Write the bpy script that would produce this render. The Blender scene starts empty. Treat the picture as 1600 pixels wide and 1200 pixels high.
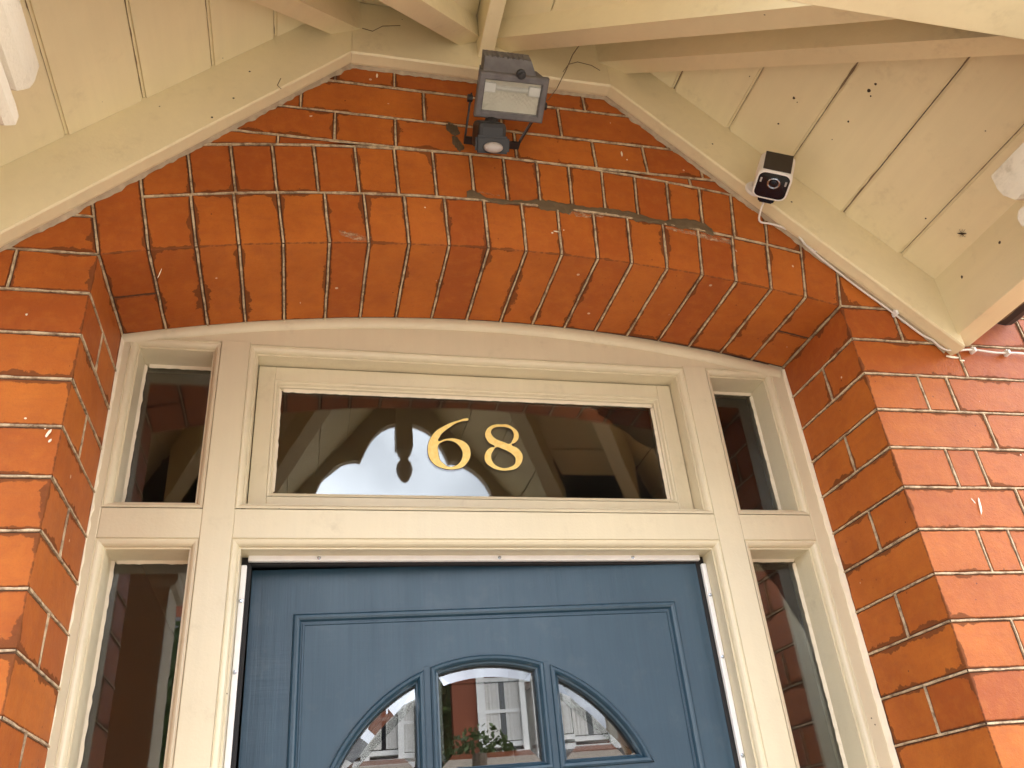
import bpy, bmesh, math, random
from mathutils import Vector, Matrix, noise
random.seed(68)
R = math.radians
scene = bpy.context.scene
col = scene.collection
Z0 = 2.45            # height of the arch springing above the porch floor
XC = -0.012          # centre line of the canopy
DF = 0.227           # depth of the reveal: front face of the door frame
W = 0.653            # half width of the brick opening

# ------------------------------------------------------------------ camera
def make_camera():
    cd = bpy.data.cameras.new('camera'); co = bpy.data.objects.new('camera', cd); col.objects.link(co)
    yaw, pit, rol = 0.2738, 0.5257, -0.0997
    fwd = Vector((math.sin(yaw)*math.cos(pit), math.cos(yaw)*math.cos(pit), math.sin(pit)))
    right = Vector((math.cos(yaw), -math.sin(yaw), 0)); up = right.cross(fwd)
    r2 = math.cos(rol)*right + math.sin(rol)*up; u2 = -math.sin(rol)*right + math.cos(rol)*up
    m = Matrix((r2, u2, -fwd)).transposed().to_4x4(); m.translation = Vector((-0.3256, -1.1165, Z0-0.8764))
    co.matrix_world = m
    cd.sensor_width = 36; cd.sensor_fit = 'HORIZONTAL'; cd.lens = 1306.7/1600*36
    cd.clip_start = 0.02; cd.clip_end = 2000
    scene.camera = co
make_camera()

# ------------------------------------------------------------------ sky, sun, exposure
SUN_EL, SUN_AZ = R(55), R(72)     # azimuth clockwise from +Y
SKYW = 3.0
def make_world():
    w = bpy.data.worlds.new('World'); scene.world = w; w.use_nodes = True
    nt = w.node_tree; nt.nodes.clear(); L = nt.links
    out = nt.nodes.new('ShaderNodeOutputWorld'); bg = nt.nodes.new('ShaderNodeBackground')
    sky = nt.nodes.new('ShaderNodeTexSky'); sky.sky_type = 'NISHITA'; sky.sun_disc = False
    sky.sun_elevation = SUN_EL; sky.sun_rotation = SUN_AZ; sky.air_density = 1.0; sky.dust_density = 2.5; sky.ozone_density = 1.0
    hs = nt.nodes.new('ShaderNodeHueSaturation'); hs.inputs['Saturation'].default_value = 0.28; hs.inputs['Value'].default_value = 1.0
    # broken pale cloud over the blue
    tc = nt.nodes.new('ShaderNodeTexCoord'); nz = nt.nodes.new('ShaderNodeTexNoise'); nz.noise_dimensions = '4D'; nz.inputs['W'].default_value = SKYW; nz.inputs['Scale'].default_value = 2.2; nz.inputs['Detail'].default_value = 6
    cr = nt.nodes.new('ShaderNodeValToRGB'); cr.color_ramp.elements[0].position = 0.40; cr.color_ramp.elements[1].position = 0.64
    cr.color_ramp.elements[0].color = (1.25, 1.28, 1.36, 1); cr.color_ramp.elements[1].color = (5.0, 5.0, 5.05, 1)
    mul = nt.nodes.new('ShaderNodeMix'); mul.data_type = 'RGBA'; mul.blend_type = 'MULTIPLY'; mul.inputs['Factor'].default_value = 1.0
    L.new(tc.outputs['Generated'], nz.inputs['Vector']); L.new(nz.outputs['Fac'], cr.inputs['Fac'])
    L.new(sky.outputs['Color'], hs.inputs['Color']); L.new(hs.outputs['Color'], mul.inputs['A']); L.new(cr.outputs['Color'], mul.inputs['B'])
    L.new(mul.outputs['Result'], bg.inputs['Color']); bg.inputs['Strength'].default_value = 0.15
    L.new(bg.outputs['Background'], out.inputs['Surface'])
    sd = bpy.data.lights.new('sun', 'SUN'); so = bpy.data.objects.new('sun', sd); col.objects.link(so)
    sd.energy = 1.3; sd.angle = R(2); sd.color = (1, .93, .82)
    d = Vector((math.sin(SUN_AZ)*math.cos(SUN_EL), math.cos(SUN_AZ)*math.cos(SUN_EL), math.sin(SUN_EL)))
    so.rotation_euler = d.to_track_quat('Z', 'Y').to_euler(); so.location = (0, -6, 9)
make_world()
vs = scene.view_settings; vs.view_transform = 'Standard'; vs.look = 'None'; vs.gamma = 1; vs.use_curve_mapping = False
vs.exposure = 1.78
scene.render.engine = 'CYCLES'
scene.cycles.max_bounces = 8; scene.cycles.diffuse_bounces = 4; scene.cycles.glossy_bounces = 4; scene.cycles.transparent_max_bounces = 10
scene.render.resolution_x = 1024; scene.render.resolution_y = 768

# ------------------------------------------------------------------ material helpers
class NT:
    def __init__(s, name):
        s.m = bpy.data.materials.new(name); s.m.use_nodes = True; s.t = s.m.node_tree; s.t.nodes.clear()
        s.out = s.n('OutputMaterial')
    def n(s, k, **kw):
        nd = s.t.nodes.new('ShaderNode'+k)
        for a, v in kw.items(): setattr(nd, a, v)
        return nd
    def l(s, a, b): s.t.links.new(a, b)
    def coord(s, kind='Object'):
        return s.n('TexCoord').outputs[kind]
    def pos(s): return s.n('NewGeometry').outputs['Position']
    def noise(s, vec, scale, detail=3, rough=.55, dist=0):
        n = s.n('TexNoise'); n.inputs['Scale'].default_value = scale; n.inputs['Detail'].default_value = detail
        n.inputs['Roughness'].default_value = rough; n.inputs['Distortion'].default_value = dist
        if vec is not None: s.l(vec, n.inputs['Vector'])
        return n.outputs['Fac']
    def ramp(s, f, stops):
        r = s.n('ValToRGB'); e = r.color_ramp.elements
        while len(e) < len(stops): e.new(.5)
        for i, (p, c) in enumerate(stops): e[i].position = p; e[i].color = (*c, 1) if len(c) == 3 else c
        s.l(f, r.inputs['Fac']); return r.outputs['Color']
    def gray(s, f, a, b, lo=0., hi=1.):
        r = s.n('MapRange'); r.inputs['From Min'].default_value = a; r.inputs['From Max'].default_value = b
        r.inputs['To Min'].default_value = lo; r.inputs['To Max'].default_value = hi
        s.l(f, r.inputs['Value']); return r.outputs['Result']
    def mix(s, f, a, b, blend='MIX'):
        m = s.n('Mix'); m.data_type = 'RGBA'; m.blend_type = blend
        for key, v in (('Factor', f), ('A', a), ('B', b)):
            sock = m.inputs[key] if key == 'Factor' else [i for i in m.inputs if i.name == key and i.type == 'RGBA'][0]
            if isinstance(v, (int, float)): sock.default_value = v
            elif isinstance(v, tuple): sock.default_value = (*v, 1) if len(v) == 3 else v
            else: s.l(v, sock)
        return [o for o in m.outputs if o.type == 'RGBA'][0]
    def math(s, op, a, b=None):
        m = s.n('Math', operation=op)
        for i, v in enumerate((a, b)):
            if v is None: continue
            if isinstance(v, (int, float)): m.inputs[i].default_value = v
            else: s.l(v, m.inputs[i])
        return m.outputs[0]
    def mapping(s, vec, scale=(1, 1, 1)):
        m = s.n('Mapping'); m.inputs['Scale'].default_value = scale; s.l(vec, m.inputs['Vector']); return m.outputs[0]
    def bump(s, h, strength=.3, dist=.002):
        b = s.n('Bump'); b.inputs['Strength'].default_value = strength; b.inputs['Distance'].default_value = dist
        s.l(h, b.inputs['Height']); return b.outputs['Normal']
    def bsdf(s, color, rough=.5, normal=None, metal=0, spec=.5, coat=0):
        p = s.n('BsdfPrincipled')
        for key, v in (('Base Color', color), ('Roughness', rough), ('Metallic', metal), ('Specular IOR Level', spec), ('Coat Weight', coat)):
            if isinstance(v, (int, float)): p.inputs[key].default_value = v
            elif isinstance(v, tuple): p.inputs[key].default_value = (*v, 1)
            else: s.l(v, p.inputs[key])
        p.inputs['Coat Roughness'].default_value = .38
        if normal is not None: s.l(normal, p.inputs['Normal'])
        s.l(p.outputs[0], s.out.inputs['Surface']); return s.m
MAT = {}
def plain(name, c, rough=.5, metal=0, spec=.5, var=.12, scale=40):
    t = NT(name); v = t.coord()
    f = t.noise(v, scale, 4)
    cc = t.mix(f, tuple(x*(1-var) for x in c), tuple(min(1, x*(1+var)) for x in c))
    MAT[name] = t.bsdf(cc, rough, t.bump(t.noise(v, scale*4, 3), .15, .001), metal, spec)

def brick_material(name, c0, c1, stain=True):
    t = NT(name); p = t.pos(); rnd = t.n('ObjectInfo').outputs['Random']
    big = t.noise(p, 9, 4); fine = t.noise(p, 160, 4, .7); mid = t.noise(p, 45, 4, .6)
    c = t.mix(rnd, c0, c1)
    c = t.mix(t.gray(big, .3, .7, 0, .55), c, tuple(x*.78 for x in c1))
    c = t.mix(t.gray(mid, .45, .8, 0, .35), c, (.56, .19, .030))
    c = t.mix(t.gray(fine, .55, .8, 0, .35), c, (.20, .055, .022))
    # orange-white paint and lime specks
    sp = t.n('TexVoronoi'); sp.inputs['Scale'].default_value = 26; t.l(p, sp.inputs['Vector'])
    dot = t.math('LESS_THAN', sp.outputs['Distance'], .075)
    sel = t.math('GREATER_THAN', t.noise(p, 17, 2), .60)
    c = t.mix(t.math('MULTIPLY', t.math('MULTIPLY', dot, sel), .8), c, (.72, .55, .40))
    pit = t.n('TexVoronoi'); pit.inputs['Scale'].default_value = 60; t.l(p, pit.inputs['Vector'])
    pits = t.math('MULTIPLY', t.math('LESS_THAN', pit.outputs['Distance'], .09), t.math('GREATER_THAN', t.noise(p, 31, 2), .6))
    c = t.mix(t.math('MULTIPLY', pits, .75), c, (.06, .018, .01))
    rough = t.gray(fine, .3, .7, .62, .8)
    if stain:
        at = t.n('Attribute'); at.attribute_name = 'rim'; rim = at.outputs['Fac']
        # grime that creeps in from the joints, wide in places and absent in others
        gate = t.gray(t.noise(p, 11, 3, .6), .50, .66)
        reach = t.math('MULTIPLY', gate, t.gray(t.noise(p, 48, 4, .65), .30, .68, .05, 1.0))
        edge = t.math('ADD', t.math('MULTIPLY', reach, .66), t.gray(t.noise(p, 150, 3), .35, .7, .0, .09))
        mask = t.gray(t.math('SUBTRACT', t.math('ADD', rim, edge), 1.0), -.02, .05)
        c = t.mix(t.math('MULTIPLY', mask, .72), c, (.095, .036, .016))
        rough = t.mix(mask, (.5, .5, .5), (.8, .8, .8))
    grit = t.noise(p, 520, 3, .7)
    c = t.mix(t.gray(grit, .45, .8, 0, .3), c, (.26, .075, .022))
    c = t.mix(t.gray(t.noise(t.mapping(p, (1, 1, 3)), 22, 4, .6), .50, .72, 0, .35), c, (.30, .080, .025))
    h = t.math('ADD', t.math('ADD', fine, t.math('MULTIPLY', mid, 1.2)), t.math('MULTIPLY', grit, .5))
    MAT[name] = t.bsdf(c, rough, t.bump(h, .34, .0018), 0, .16)

def paint_material(name, c, rough=.42, streak=(1, 1, 1), dirt=.5, bump=.25):
    t = NT(name); v = t.coord(); p = t.pos()
    big = t.noise(p, 4, 3); grain = t.noise(t.mapping(v, streak), 60, 4, .6)
    cc = t.mix(t.gray(big, .3, .7), tuple(x*.93 for x in c), tuple(min(1, x*1.04) for x in c))
    cc = t.mix(t.gray(grain, .35, .75, 0, .18), cc, tuple(x*.78 for x in c))
    grime = t.math('MULTIPLY', t.gray(t.noise(p, 13, 5, .65), .56, .74), t.gray(t.noise(p, 90, 3), .4, .65))
    cc = t.mix(t.math('MULTIPLY', grime, dirt), cc, (c[0]*.42, c[1]*.37, c[2]*.30))
    sp = t.n('TexVoronoi'); sp.inputs['Scale'].default_value = 38; t.l(p, sp.inputs['Vector'])
    fly = t.math('MULTIPLY', t.math('LESS_THAN', sp.outputs['Distance'], .055), t.math('GREATER_THAN', t.noise(p, 11, 2), .64))
    cc = t.mix(t.math('MULTIPLY', fly, .8), cc, (.05, .035, .02))
    h = t.math('ADD', t.math('MULTIPLY', grain, .7), t.noise(p, 240, 3))
    MAT[name] = t.bsdf(cc, t.gray(big, .3, .7, rough-.06, rough+.08), t.bump(h, bump, .0012), 0, .5)

def glass_material(name, tint, ior=1.52, wave=.0):
    t = NT(name)
    fr = t.n('Fresnel'); fr.inputs['IOR'].default_value = ior
    tr = t.n('BsdfTransparent'); tr.inputs['Color'].default_value = (*tint, 1)
    gl = t.n('BsdfGlossy'); gl.inputs['Roughness'].default_value = 0.0; gl.inputs['Color'].default_value = (1, 1, 1, 1)
    if wave:
        nrm = t.bump(t.noise(t.mapping(t.pos(), (1, 1, 2.2)), 9, 1), wave, .01)
        t.l(nrm, gl.inputs['Normal'])
    mx = t.n('MixShader'); t.l(fr.outputs[0], mx.inputs['Fac']); t.l(tr.outputs[0], mx.inputs[1]); t.l(gl.outputs[0], mx.inputs[2])
    # a thin film of dust on old panes
    df = t.n('BsdfDiffuse'); df.inputs['Color'].default_value = (.45, .40, .33, 1)
    m2 = t.n('MixShader'); f = t.gray(t.noise(t.pos(), 6, 5, .7), .4, .8, .004, .02); t.l(f, m2.inputs['Fac'])
    t.l(mx.outputs[0], m2.inputs[1]); t.l(df.outputs[0], m2.inputs[2]); t.l(m2.outputs[0], t.out.inputs['Surface'])
    MAT[name] = t.m

brick_material('brick', (.53, .155, .025), (.365, .085, .017))
brick_material('brick_far', (.25, .080, .048), (.21, .065, .040), stain=False)
plain('mortar_dark', (.085, .038, .020), .9, var=.5, scale=120)
def pointing_material():
    t = NT('pointing'); p = t.pos()
    c = t.mix(t.gray(t.noise(p, 55, 4, .7), .42, .66), (.62, .47, .29), (.20, .12, .065))
    c = t.mix(t.gray(t.noise(p, 8, 3), .5, .75, 0, .6), c, (.40, .28, .17))
    MAT['pointing'] = t.bsdf(c, .85, t.bump(t.noise(p, 300, 3), .5, .001))
pointing_material()
plain('cement', (.125, .082, .040), .95, var=.35, scale=60)
def limewash_material():
    t = NT('limewash'); p = t.pos(); d = t.n('BsdfDiffuse'); d.inputs['Color'].default_value = (.55, .36, .22, 1); tr = t.n('BsdfTransparent'); m = t.n('MixShader')
    t.l(t.gray(t.noise(t.mapping(p, (1, 1, 2.5)), 60, 5, .7), .40, .62, 0, .75), m.inputs['Fac']); t.l(tr.outputs[0], m.inputs[1]); t.l(d.outputs[0], m.inputs[2]); t.l(m.outputs[0], t.out.inputs['Surface'])
    MAT['limewash'] = t.m
limewash_material()
plain('paint_drop', (.80, .70, .52), .5)
CREAM = (.80, .69, .43)
paint_material('cream', CREAM, .45, (1, .06, 1), .25)
paint_material('cream_x', CREAM, .45, (.06, 1, 1), .25)
paint_material('cream_frame', (.68, .595, .405), .36, (1, 1, .05), .25, .18)
paint_material('cream_old', (.64, .55, .41), .7, (1, .1, 1), .9, .6)
plain('putty_dirty', (.42, .33, .22), .9, var=.45, scale=70)
plain('joint_brown', (.21, .145, .08), .95, var=.6, scale=60)
plain('grime', (.05, .032, .018), .95, var=.4)
plain('putty', (.80, .70, .52), .6, var=.12)
plain('white_plastic', (.80, .78, .74), .35, var=.04)
plain('white_strip', (.82, .80, .76), .35, var=.08)
plain('black_seal', (.012, .011, .011), .8)
def door_material():
    t = NT('door_blue'); p = t.pos(); v = t.coord()
    g = t.noise(t.mapping(v, (1, 1, .035)), 140, 4, .65); b = t.noise(p, 5, 3)
    c = t.mix(t.gray(b, .3, .7), (.011, .040, .066), (.014, .049, .078))
    c = t.mix(t.gray(g, .4, .75, 0, .4), c, (.022, .066, .094))
    stroke = t.noise(t.mapping(v, (1, 1, .05)), 34, 5, .7); drag = t.noise(t.mapping(v, (.08, 1, 1)), 45, 4, .7)
    lane = t.gray(t.noise(t.mapping(v, (.3, 1, 1)), 5, 2), .46, .56)
    hgt = t.math('ADD', t.math('ADD', g, t.math('MULTIPLY', stroke, 1.4)), t.math('MULTIPLY', t.math('MULTIPLY', drag, lane), 1.2))
    dust = t.math('MULTIPLY', t.gray(t.noise(p, 22, 5, .7), .55, .75), .18)
    c = t.mix(dust, c, (.09, .115, .125))
    MAT['door_blue'] = t.bsdf(c, t.gray(stroke, .3, .7, .34, .50), t.bump(hgt, .34, .0014), 0, .55, t.gray(b, .3, .7, .12, .34))
door_material()
glass_material('pane_glass', (.80, .82, .78), 1.76, .010)
glass_material('door_glass', (.55, .57, .55), 2.0, 0)
glass_material('lamp_glass', (.9, .9, .88), 1.5, 0)
def gold_material():
    t = NT('gold_leaf'); p = t.pos(); n = t.noise(p, 130, 5, .7)
    c = t.mix(t.gray(n, .3, .7), (.88, .60, .15), (.97, .78, .32))
    MAT['gold_leaf'] = t.bsdf(c, t.gray(n, .3, .7, .38, .6), t.bump(n, .3, .0006), .55)
gold_material()
plain('gold_edge', (.022, .012, .006), .6)
plain('lamp_metal', (.13, .12, .118), .65, .1, var=.6, scale=50)
plain('black_plastic', (.014, .013, .013), .5, var=.3)
plain('reflector', (.86, .80, .68), .35, .25, var=.1)
plain('bulb_white', (.75, .73, .68), .4)
plain('sensor_lens', (.42, .38, .35), .4)
plain('camera_white', (.80, .76, .70), .35, var=.03)
plain('camera_black', (.004, .006, .012), .12, var=.2)
plain('camera_panel', (.035, .026, .020), .45, var=.12)
plain('chrome', (.55, .62, .70), .18, 1.0)
plain('cable', (.72, .66, .58), .5, var=.08)
plain('cable_black', (.02, .018, .018), .5)
plain('web', (.16, .11, .06), .9)
plain('hall_wall', (.16, .12, .09), .8)
plain('hall_floor', (.10, .06, .035), .6)
plain('slate', (.06, .06, .065), .7, var=.3, scale=12)
plain('lead', (.075, .068, .068), .95, var=.2, spec=.1)
plain('white_joinery', (.78, .77, .74), .5, var=.06)
plain('white_trim', (.74, .72, .68), .6, var=.1)
plain('curtain', (.62, .60, .56), .9, var=.2, scale=18)
plain('dark_glass', (.02, .022, .025), .06, spec=.8)
plain('asphalt', (.055, .054, .053), .9, var=.25, scale=20)
plain('kerb_stone', (.30, .28, .26), .85, var=.15)
def slab_material(name, c, sx, sy):
    t = NT(name); p = t.pos(); b = t.n('TexBrick'); b.inputs['Scale'].default_value = 1.0
    b.offset = .5; b.inputs['Brick Width'].default_value = sx; b.inputs['Row Height'].default_value = sy; b.inputs['Mortar Size'].default_value = .008
    b.inputs['Color1'].default_value = (*c, 1); b.inputs['Color2'].default_value = (*(x*.88 for x in c), 1); b.inputs['Mortar'].default_value = (*(x*.4 for x in c), 1)
    t.l(p, b.inputs['Vector'])
    cc = t.mix(t.gray(t.noise(p, 8, 5, .65), .3, .8, 0, .4), b.outputs['Color'], tuple(x*.7 for x in c))
    MAT[name] = t.bsdf(cc, .85, t.bump(t.noise(p, 90, 3), .3, .002))
slab_material('paving', (.36, .32, .265), .6, .45)
slab_material('porch_tile', (.30, .25, .19), .15, .15)
def leaf_material(name, a, b):
    t = NT(name); c = t.mix(t.noise(t.pos(), 2.2, 3), a, b); c = t.mix(t.gray(t.noise(t.pos(), 25, 2), .4, .7, 0, .5), c, b)
    MAT[name] = t.bsdf(c, .55)
leaf_material('leaf', (.045, .085, .022), (.085, .125, .035))
leaf_material('leaf_light', (.075, .115, .035), (.12, .16, .055))
plain('bark', (.12, .085, .06), .9, var=.35)
plain('ground_earth', (.22, .19, .15), .95, var=.25, scale=3)
plain('car_red', (.42, .02, .02), .25, var=.03)
plain('tyre', (.02, .02, .02), .85)

# ------------------------------------------------------------------ object helpers
def tag(o, label=None, cat=None, group=None, kind=None):
    if label: o['label'] = label
    if cat: o['category'] = cat
    if group: o['group'] = group
    if kind: o['kind'] = kind
    return o
def empty(name, loc=(0, 0, 0), rot=(0, 0, 0)):
    o = bpy.data.objects.new(name, None); o.empty_display_size = .1; col.objects.link(o)
    o.location = loc; o.rotation_euler = rot; return o
def link(name, bm, mat, parent=None, smooth=False, recalc=True):
    if recalc: bmesh.ops.recalc_face_normals(bm, faces=bm.faces[:])
    me = bpy.data.meshes.new(name); bm.to_mesh(me); bm.free()
    for m in (mat if isinstance(mat, (list, tuple)) else [mat]): me.materials.append(MAT[m] if isinstance(m, str) else m)
    if smooth: me.polygons.foreach_set('use_smooth', [True]*len(me.polygons))
    o = bpy.data.objects.new(name, me); col.objects.link(o)
    if parent: o.parent = parent
    return o
def box(bm, a, b, bev=0):
    vs_ = [bm.verts.new((x, y, z)) for x in (a[0], b[0]) for y in (a[1], b[1]) for z in (a[2], b[2])]
    fs = [(0, 1, 3, 2), (4, 6, 7, 5), (0, 4, 5, 1), (2, 3, 7, 6), (0, 2, 6, 4), (1, 5, 7, 3)]
    faces = [bm.faces.new([vs_[i] for i in f]) for f in fs]
    if bev:
        es = list({e for f in faces for e in f.edges})
        bmesh.ops.bevel(bm, geom=es, offset=bev, segments=2, profile=.5, affect='EDGES')
def prism(bm, poly, y0, y1):
    """poly of (x, z) pushed from y0 to y1"""
    a = [bm.verts.new((x, y0, z)) for x, z in poly]; b = [bm.verts.new((x, y1, z)) for x, z in poly]
    f0 = bm.faces.new(a); bm.faces.new(b[::-1]); n = len(poly); sides = []
    for i in range(n): sides.append(bm.faces.new((a[i], b[i], b[(i+1) % n], a[(i+1) % n])))
    return f0, sides
def slab(bm, pts, d):
    """3-D polygon pushed along vector d"""
    a = [bm.verts.new(p) for p in pts]; b = [bm.verts.new(Vector(p)+Vector(d)) for p in pts]
    bm.faces.new(a); bm.faces.new(b[::-1]); n = len(pts)
    for i in range(n): bm.faces.new((a[i], b[i], b[(i+1) % n], a[(i+1) % n]))
def beam(bm, p0, p1, w, h, up=(0, 0, 1), drop=0):
    """rectangular bar whose bottom centre line runs p0 to p1"""
    p0, p1, up = Vector(p0), Vector(p1), Vector(up); d = (p1-p0).normalized(); s = d.cross(up).normalized()*w/2; u = up*h
    q = [p0-s, p0+s, p0+s+u, p0-s+u]
    slab(bm, q, p1-p0)
def tube(bm, pts, r, seg=8, cap=True):
    rings = []; pts = [Vector(p) for p in pts]; n = len(pts)
    up = Vector((0, 0, 1))
    for i, p in enumerate(pts):
        d = (pts[min(i+1, n-1)]-pts[max(i-1, 0)]).normalized()
        a = d.cross(up if abs(d.dot(up)) < .95 else Vector((1, 0, 0))).normalized(); b = d.cross(a).normalized()
        rr = r[i] if isinstance(r, (list, tuple)) else r
        rings.append([bm.verts.new(p+(a*math.cos(2*math.pi*k/seg)+b*math.sin(2*math.pi*k/seg))*rr) for k in range(seg)])
    for i in range(n-1):
        for k in range(seg): bm.faces.new((rings[i][k], rings[i][(k+1) % seg], rings[i+1][(k+1) % seg], rings[i+1][k]))
    if cap: bm.faces.new(rings[0][::-1]); bm.faces.new(rings[-1])
def lathe(bm, prof, centre, axis='Z', seg=20):
    rings = []
    for r, h in prof:
        ring = []
        for k in range(seg):
            a = 2*math.pi*k/seg; v = (r*math.cos(a), r*math.sin(a), h) if axis == 'Z' else (r*math.cos(a), h, r*math.sin(a))
            ring.append(bm.verts.new(Vector(centre)+Vector(v)))
        rings.append(ring)
    for i in range(len(rings)-1):
        for k in range(seg): bm.faces.new((rings[i][k], rings[i][(k+1) % seg], rings[i+1][(k+1) % seg], rings[i+1][k]))
    bm.faces.new(rings[0][::-1]); bm.faces.new(rings[-1])
def offset_poly(poly, d):
    """shrink a CCW polygon of (x, z) by d"""
    n = len(poly); out = []
    for i in range(n):
        p0, p1, p2 = Vector(poly[i-1]), Vector(poly[i]), Vector(poly[(i+1) % n])
        a = (p1-p0).normalized(); b = (p2-p1).normalized(); na = Vector((-a.y, a.x)); nb = Vector((-b.y, b.x))
        m = (na+nb); m = m/max(m.length_squared, .3)*2
        out.append((p1.x+m.x*d, p1.y+m.y*d))
    return out
def loop_profile(bm, poly, prof):
    """sweep a profile of (inward offset, y) round a CCW polygon of (x, z)"""
    rings = [[bm.verts.new((x, y, z)) for x, z in offset_poly(poly, u)] for u, y in prof]
    n = len(poly)
    for i in range(len(rings)-1):
        for k in range(n): bm.faces.new((rings[i][k], rings[i][(k+1) % n], rings[i+1][(k+1) % n], rings[i+1][k]))
def rect(x0, x1, z0, z1): return [(x0, z0), (x1, z0), (x1, z1), (x0, z1)]

# ================================================================== the setting behind the camera and underfoot
def quad(name, x0, x1, y0, y1, z, mat, kind='structure', thick=0):
    bm = bmesh.new()
    if thick: box(bm, (x0, y0, z-thick), (x1, y1, z))
    else: bm.faces.new([bm.verts.new(p) for p in ((x0, y0, z), (x1, y0, z), (x1, y1, z), (x0, y1, z))])
    return tag(link(name, bm, mat), kind=kind)
quad('ground', -400, 400, -400, 400, -.16, 'ground_earth')
quad('porch_floor', -1.0, 1.0, -1.0, .30, 0, 'porch_tile', thick=.12)
quad('front_path', -2.6, 3.2, -3.6, -1.0, -.03, 'paving', thick=.10)
quad('pavement', -40, 40, -6.2, -3.6, -.05, 'paving', thick=.08)
quad('kerb', -40, 40, -6.35, -6.2, -.045, 'kerb_stone', thick=.15)
quad('road', -40, 40, -12.5, -6.35, -.15, 'asphalt', thick=.005)
quad('far_kerb', -40, 40, -12.65, -12.5, -.045, 'kerb_stone', thick=.15)
quad('far_pavement', -40, 40, -14.9, -12.65, -.05, 'paving', thick=.08)

# ================================================================== the brick wall with the arched doorway
wall = empty('brick_house', (0, 0, 0))
tag(wall, 'orange red brick house front with a segmental arch over the doorway', 'house')
RA = 2.87; ZA = Z0+.075-RA                      # arch centre
ARC_W = math.degrees(math.asin(W/RA))
def apt(r, deg): a = R(deg); return (r*math.sin(a), ZA+r*math.cos(a))
def arc_z(r, x): return ZA+math.sqrt(max(0, r*r-x*x))
J = .0028                                       # half a joint
nbrick = [0]
def jit(s): return random.uniform(-s, s)
def rim_layer(bm, faces):
    """inset the faces that show so that 'rim' runs from 1 at the arris to 0 inside"""
    lay = bm.verts.layers.float.new('rim')
    for v in bm.verts: v[lay] = 1.0
    for f in faces:
        if not f.is_valid: continue
        r = bmesh.ops.inset_individual(bm, faces=[f], thickness=min(.022, .8*f.calc_area()/max(1e-6, f.calc_perimeter())), use_even_offset=True)
        for v in f.verts: v[lay] = 0.0
ribbons = bmesh.new(); field = bmesh.new()
field_rim = field.verts.layers.float.new('rim')
def brick(poly, y0, y1, show=None, single=True):
    """poly (x, z) already reduced by the joints; show: edge indices of poly whose side faces are seen too"""
    if len(poly) < 3: return
    if not single:
        f, s = prism(field, poly, y0, y1)
        for v in f.verts: v[field_rim] = .6
        return
    bm = bmesh.new()
    dy = jit(.0008)
    poly = [(x+jit(.0006), z+jit(.0006)) for x, z in poly]
    f0, sides = prism(bm, poly, y0+dy, y1)
    bmesh.ops.recalc_face_normals(bm, faces=bm.faces[:])
    seen = [f0]+[sides[i] for i in (show or [])]
    es = [e for e in bm.edges if any(f in seen for f in e.link_faces)]
    keep = [f.calc_center_median().copy() for f in seen]
    bmesh.ops.bevel(bm, geom=es, offset=.0012, segments=1, affect='EDGES')
    bm.faces.ensure_lookup_table()
    tgt = []
    for c in keep:
        best = min(bm.faces, key=lambda f: (f.calc_center_median()-c).length - f.calc_area()*2); tgt.append(best)
    rim_layer(bm, tgt)
    o = link('brick', bm, 'brick', wall, recalc=False); nbrick[0] += 1
def ribbon(p0, p1, nrm, w=.0042, proud=.0016, n=None):
    """thin raised line of pointing from p0 to p1 on a face with normal nrm"""
    p0, p1, nrm = Vector(p0), Vector(p1), Vector(nrm).normalized(); d = p1-p0
    if d.length < .004: return
    n = n or max(2, int(d.length/.022)); s = d.normalized().cross(nrm)
    rows = []
    for i in range(n+1):
        t = i/n; p = p0+d*t
        ph = p*40
        off = (noise.noise(ph)*.0010); ww = w*(.85+.45*noise.noise(ph*1.7+Vector((5, 1, 2)))); h = proud*(.8+.5*noise.noise(ph*2.3))
        if noise.noise(p*9+Vector((3, 3, 3))) > .55: ww *= .5
        c = p+s*off
        rows.append([ribbons.verts.new(c-s*ww/2-nrm*.004), ribbons.verts.new(c-s*ww*.42+nrm*h), ribbons.verts.new(c+s*ww*.42+nrm*h), ribbons.verts.new(c+s*ww/2-nrm*.004)])
    for a, b in zip(rows, rows[1:]):
        for k in range(3): ribbons.faces.new((a[k], a[k+1], b[k+1], b[k]))
FN = (0, -1, 0)
PC = .075
YB = .222                                        # length of a brick in the reveal
def in_view(x0, x1, z): return -1.22 < x1 and x0 < 1.32 and Z0-.98 < z < Z0+.62
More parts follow.
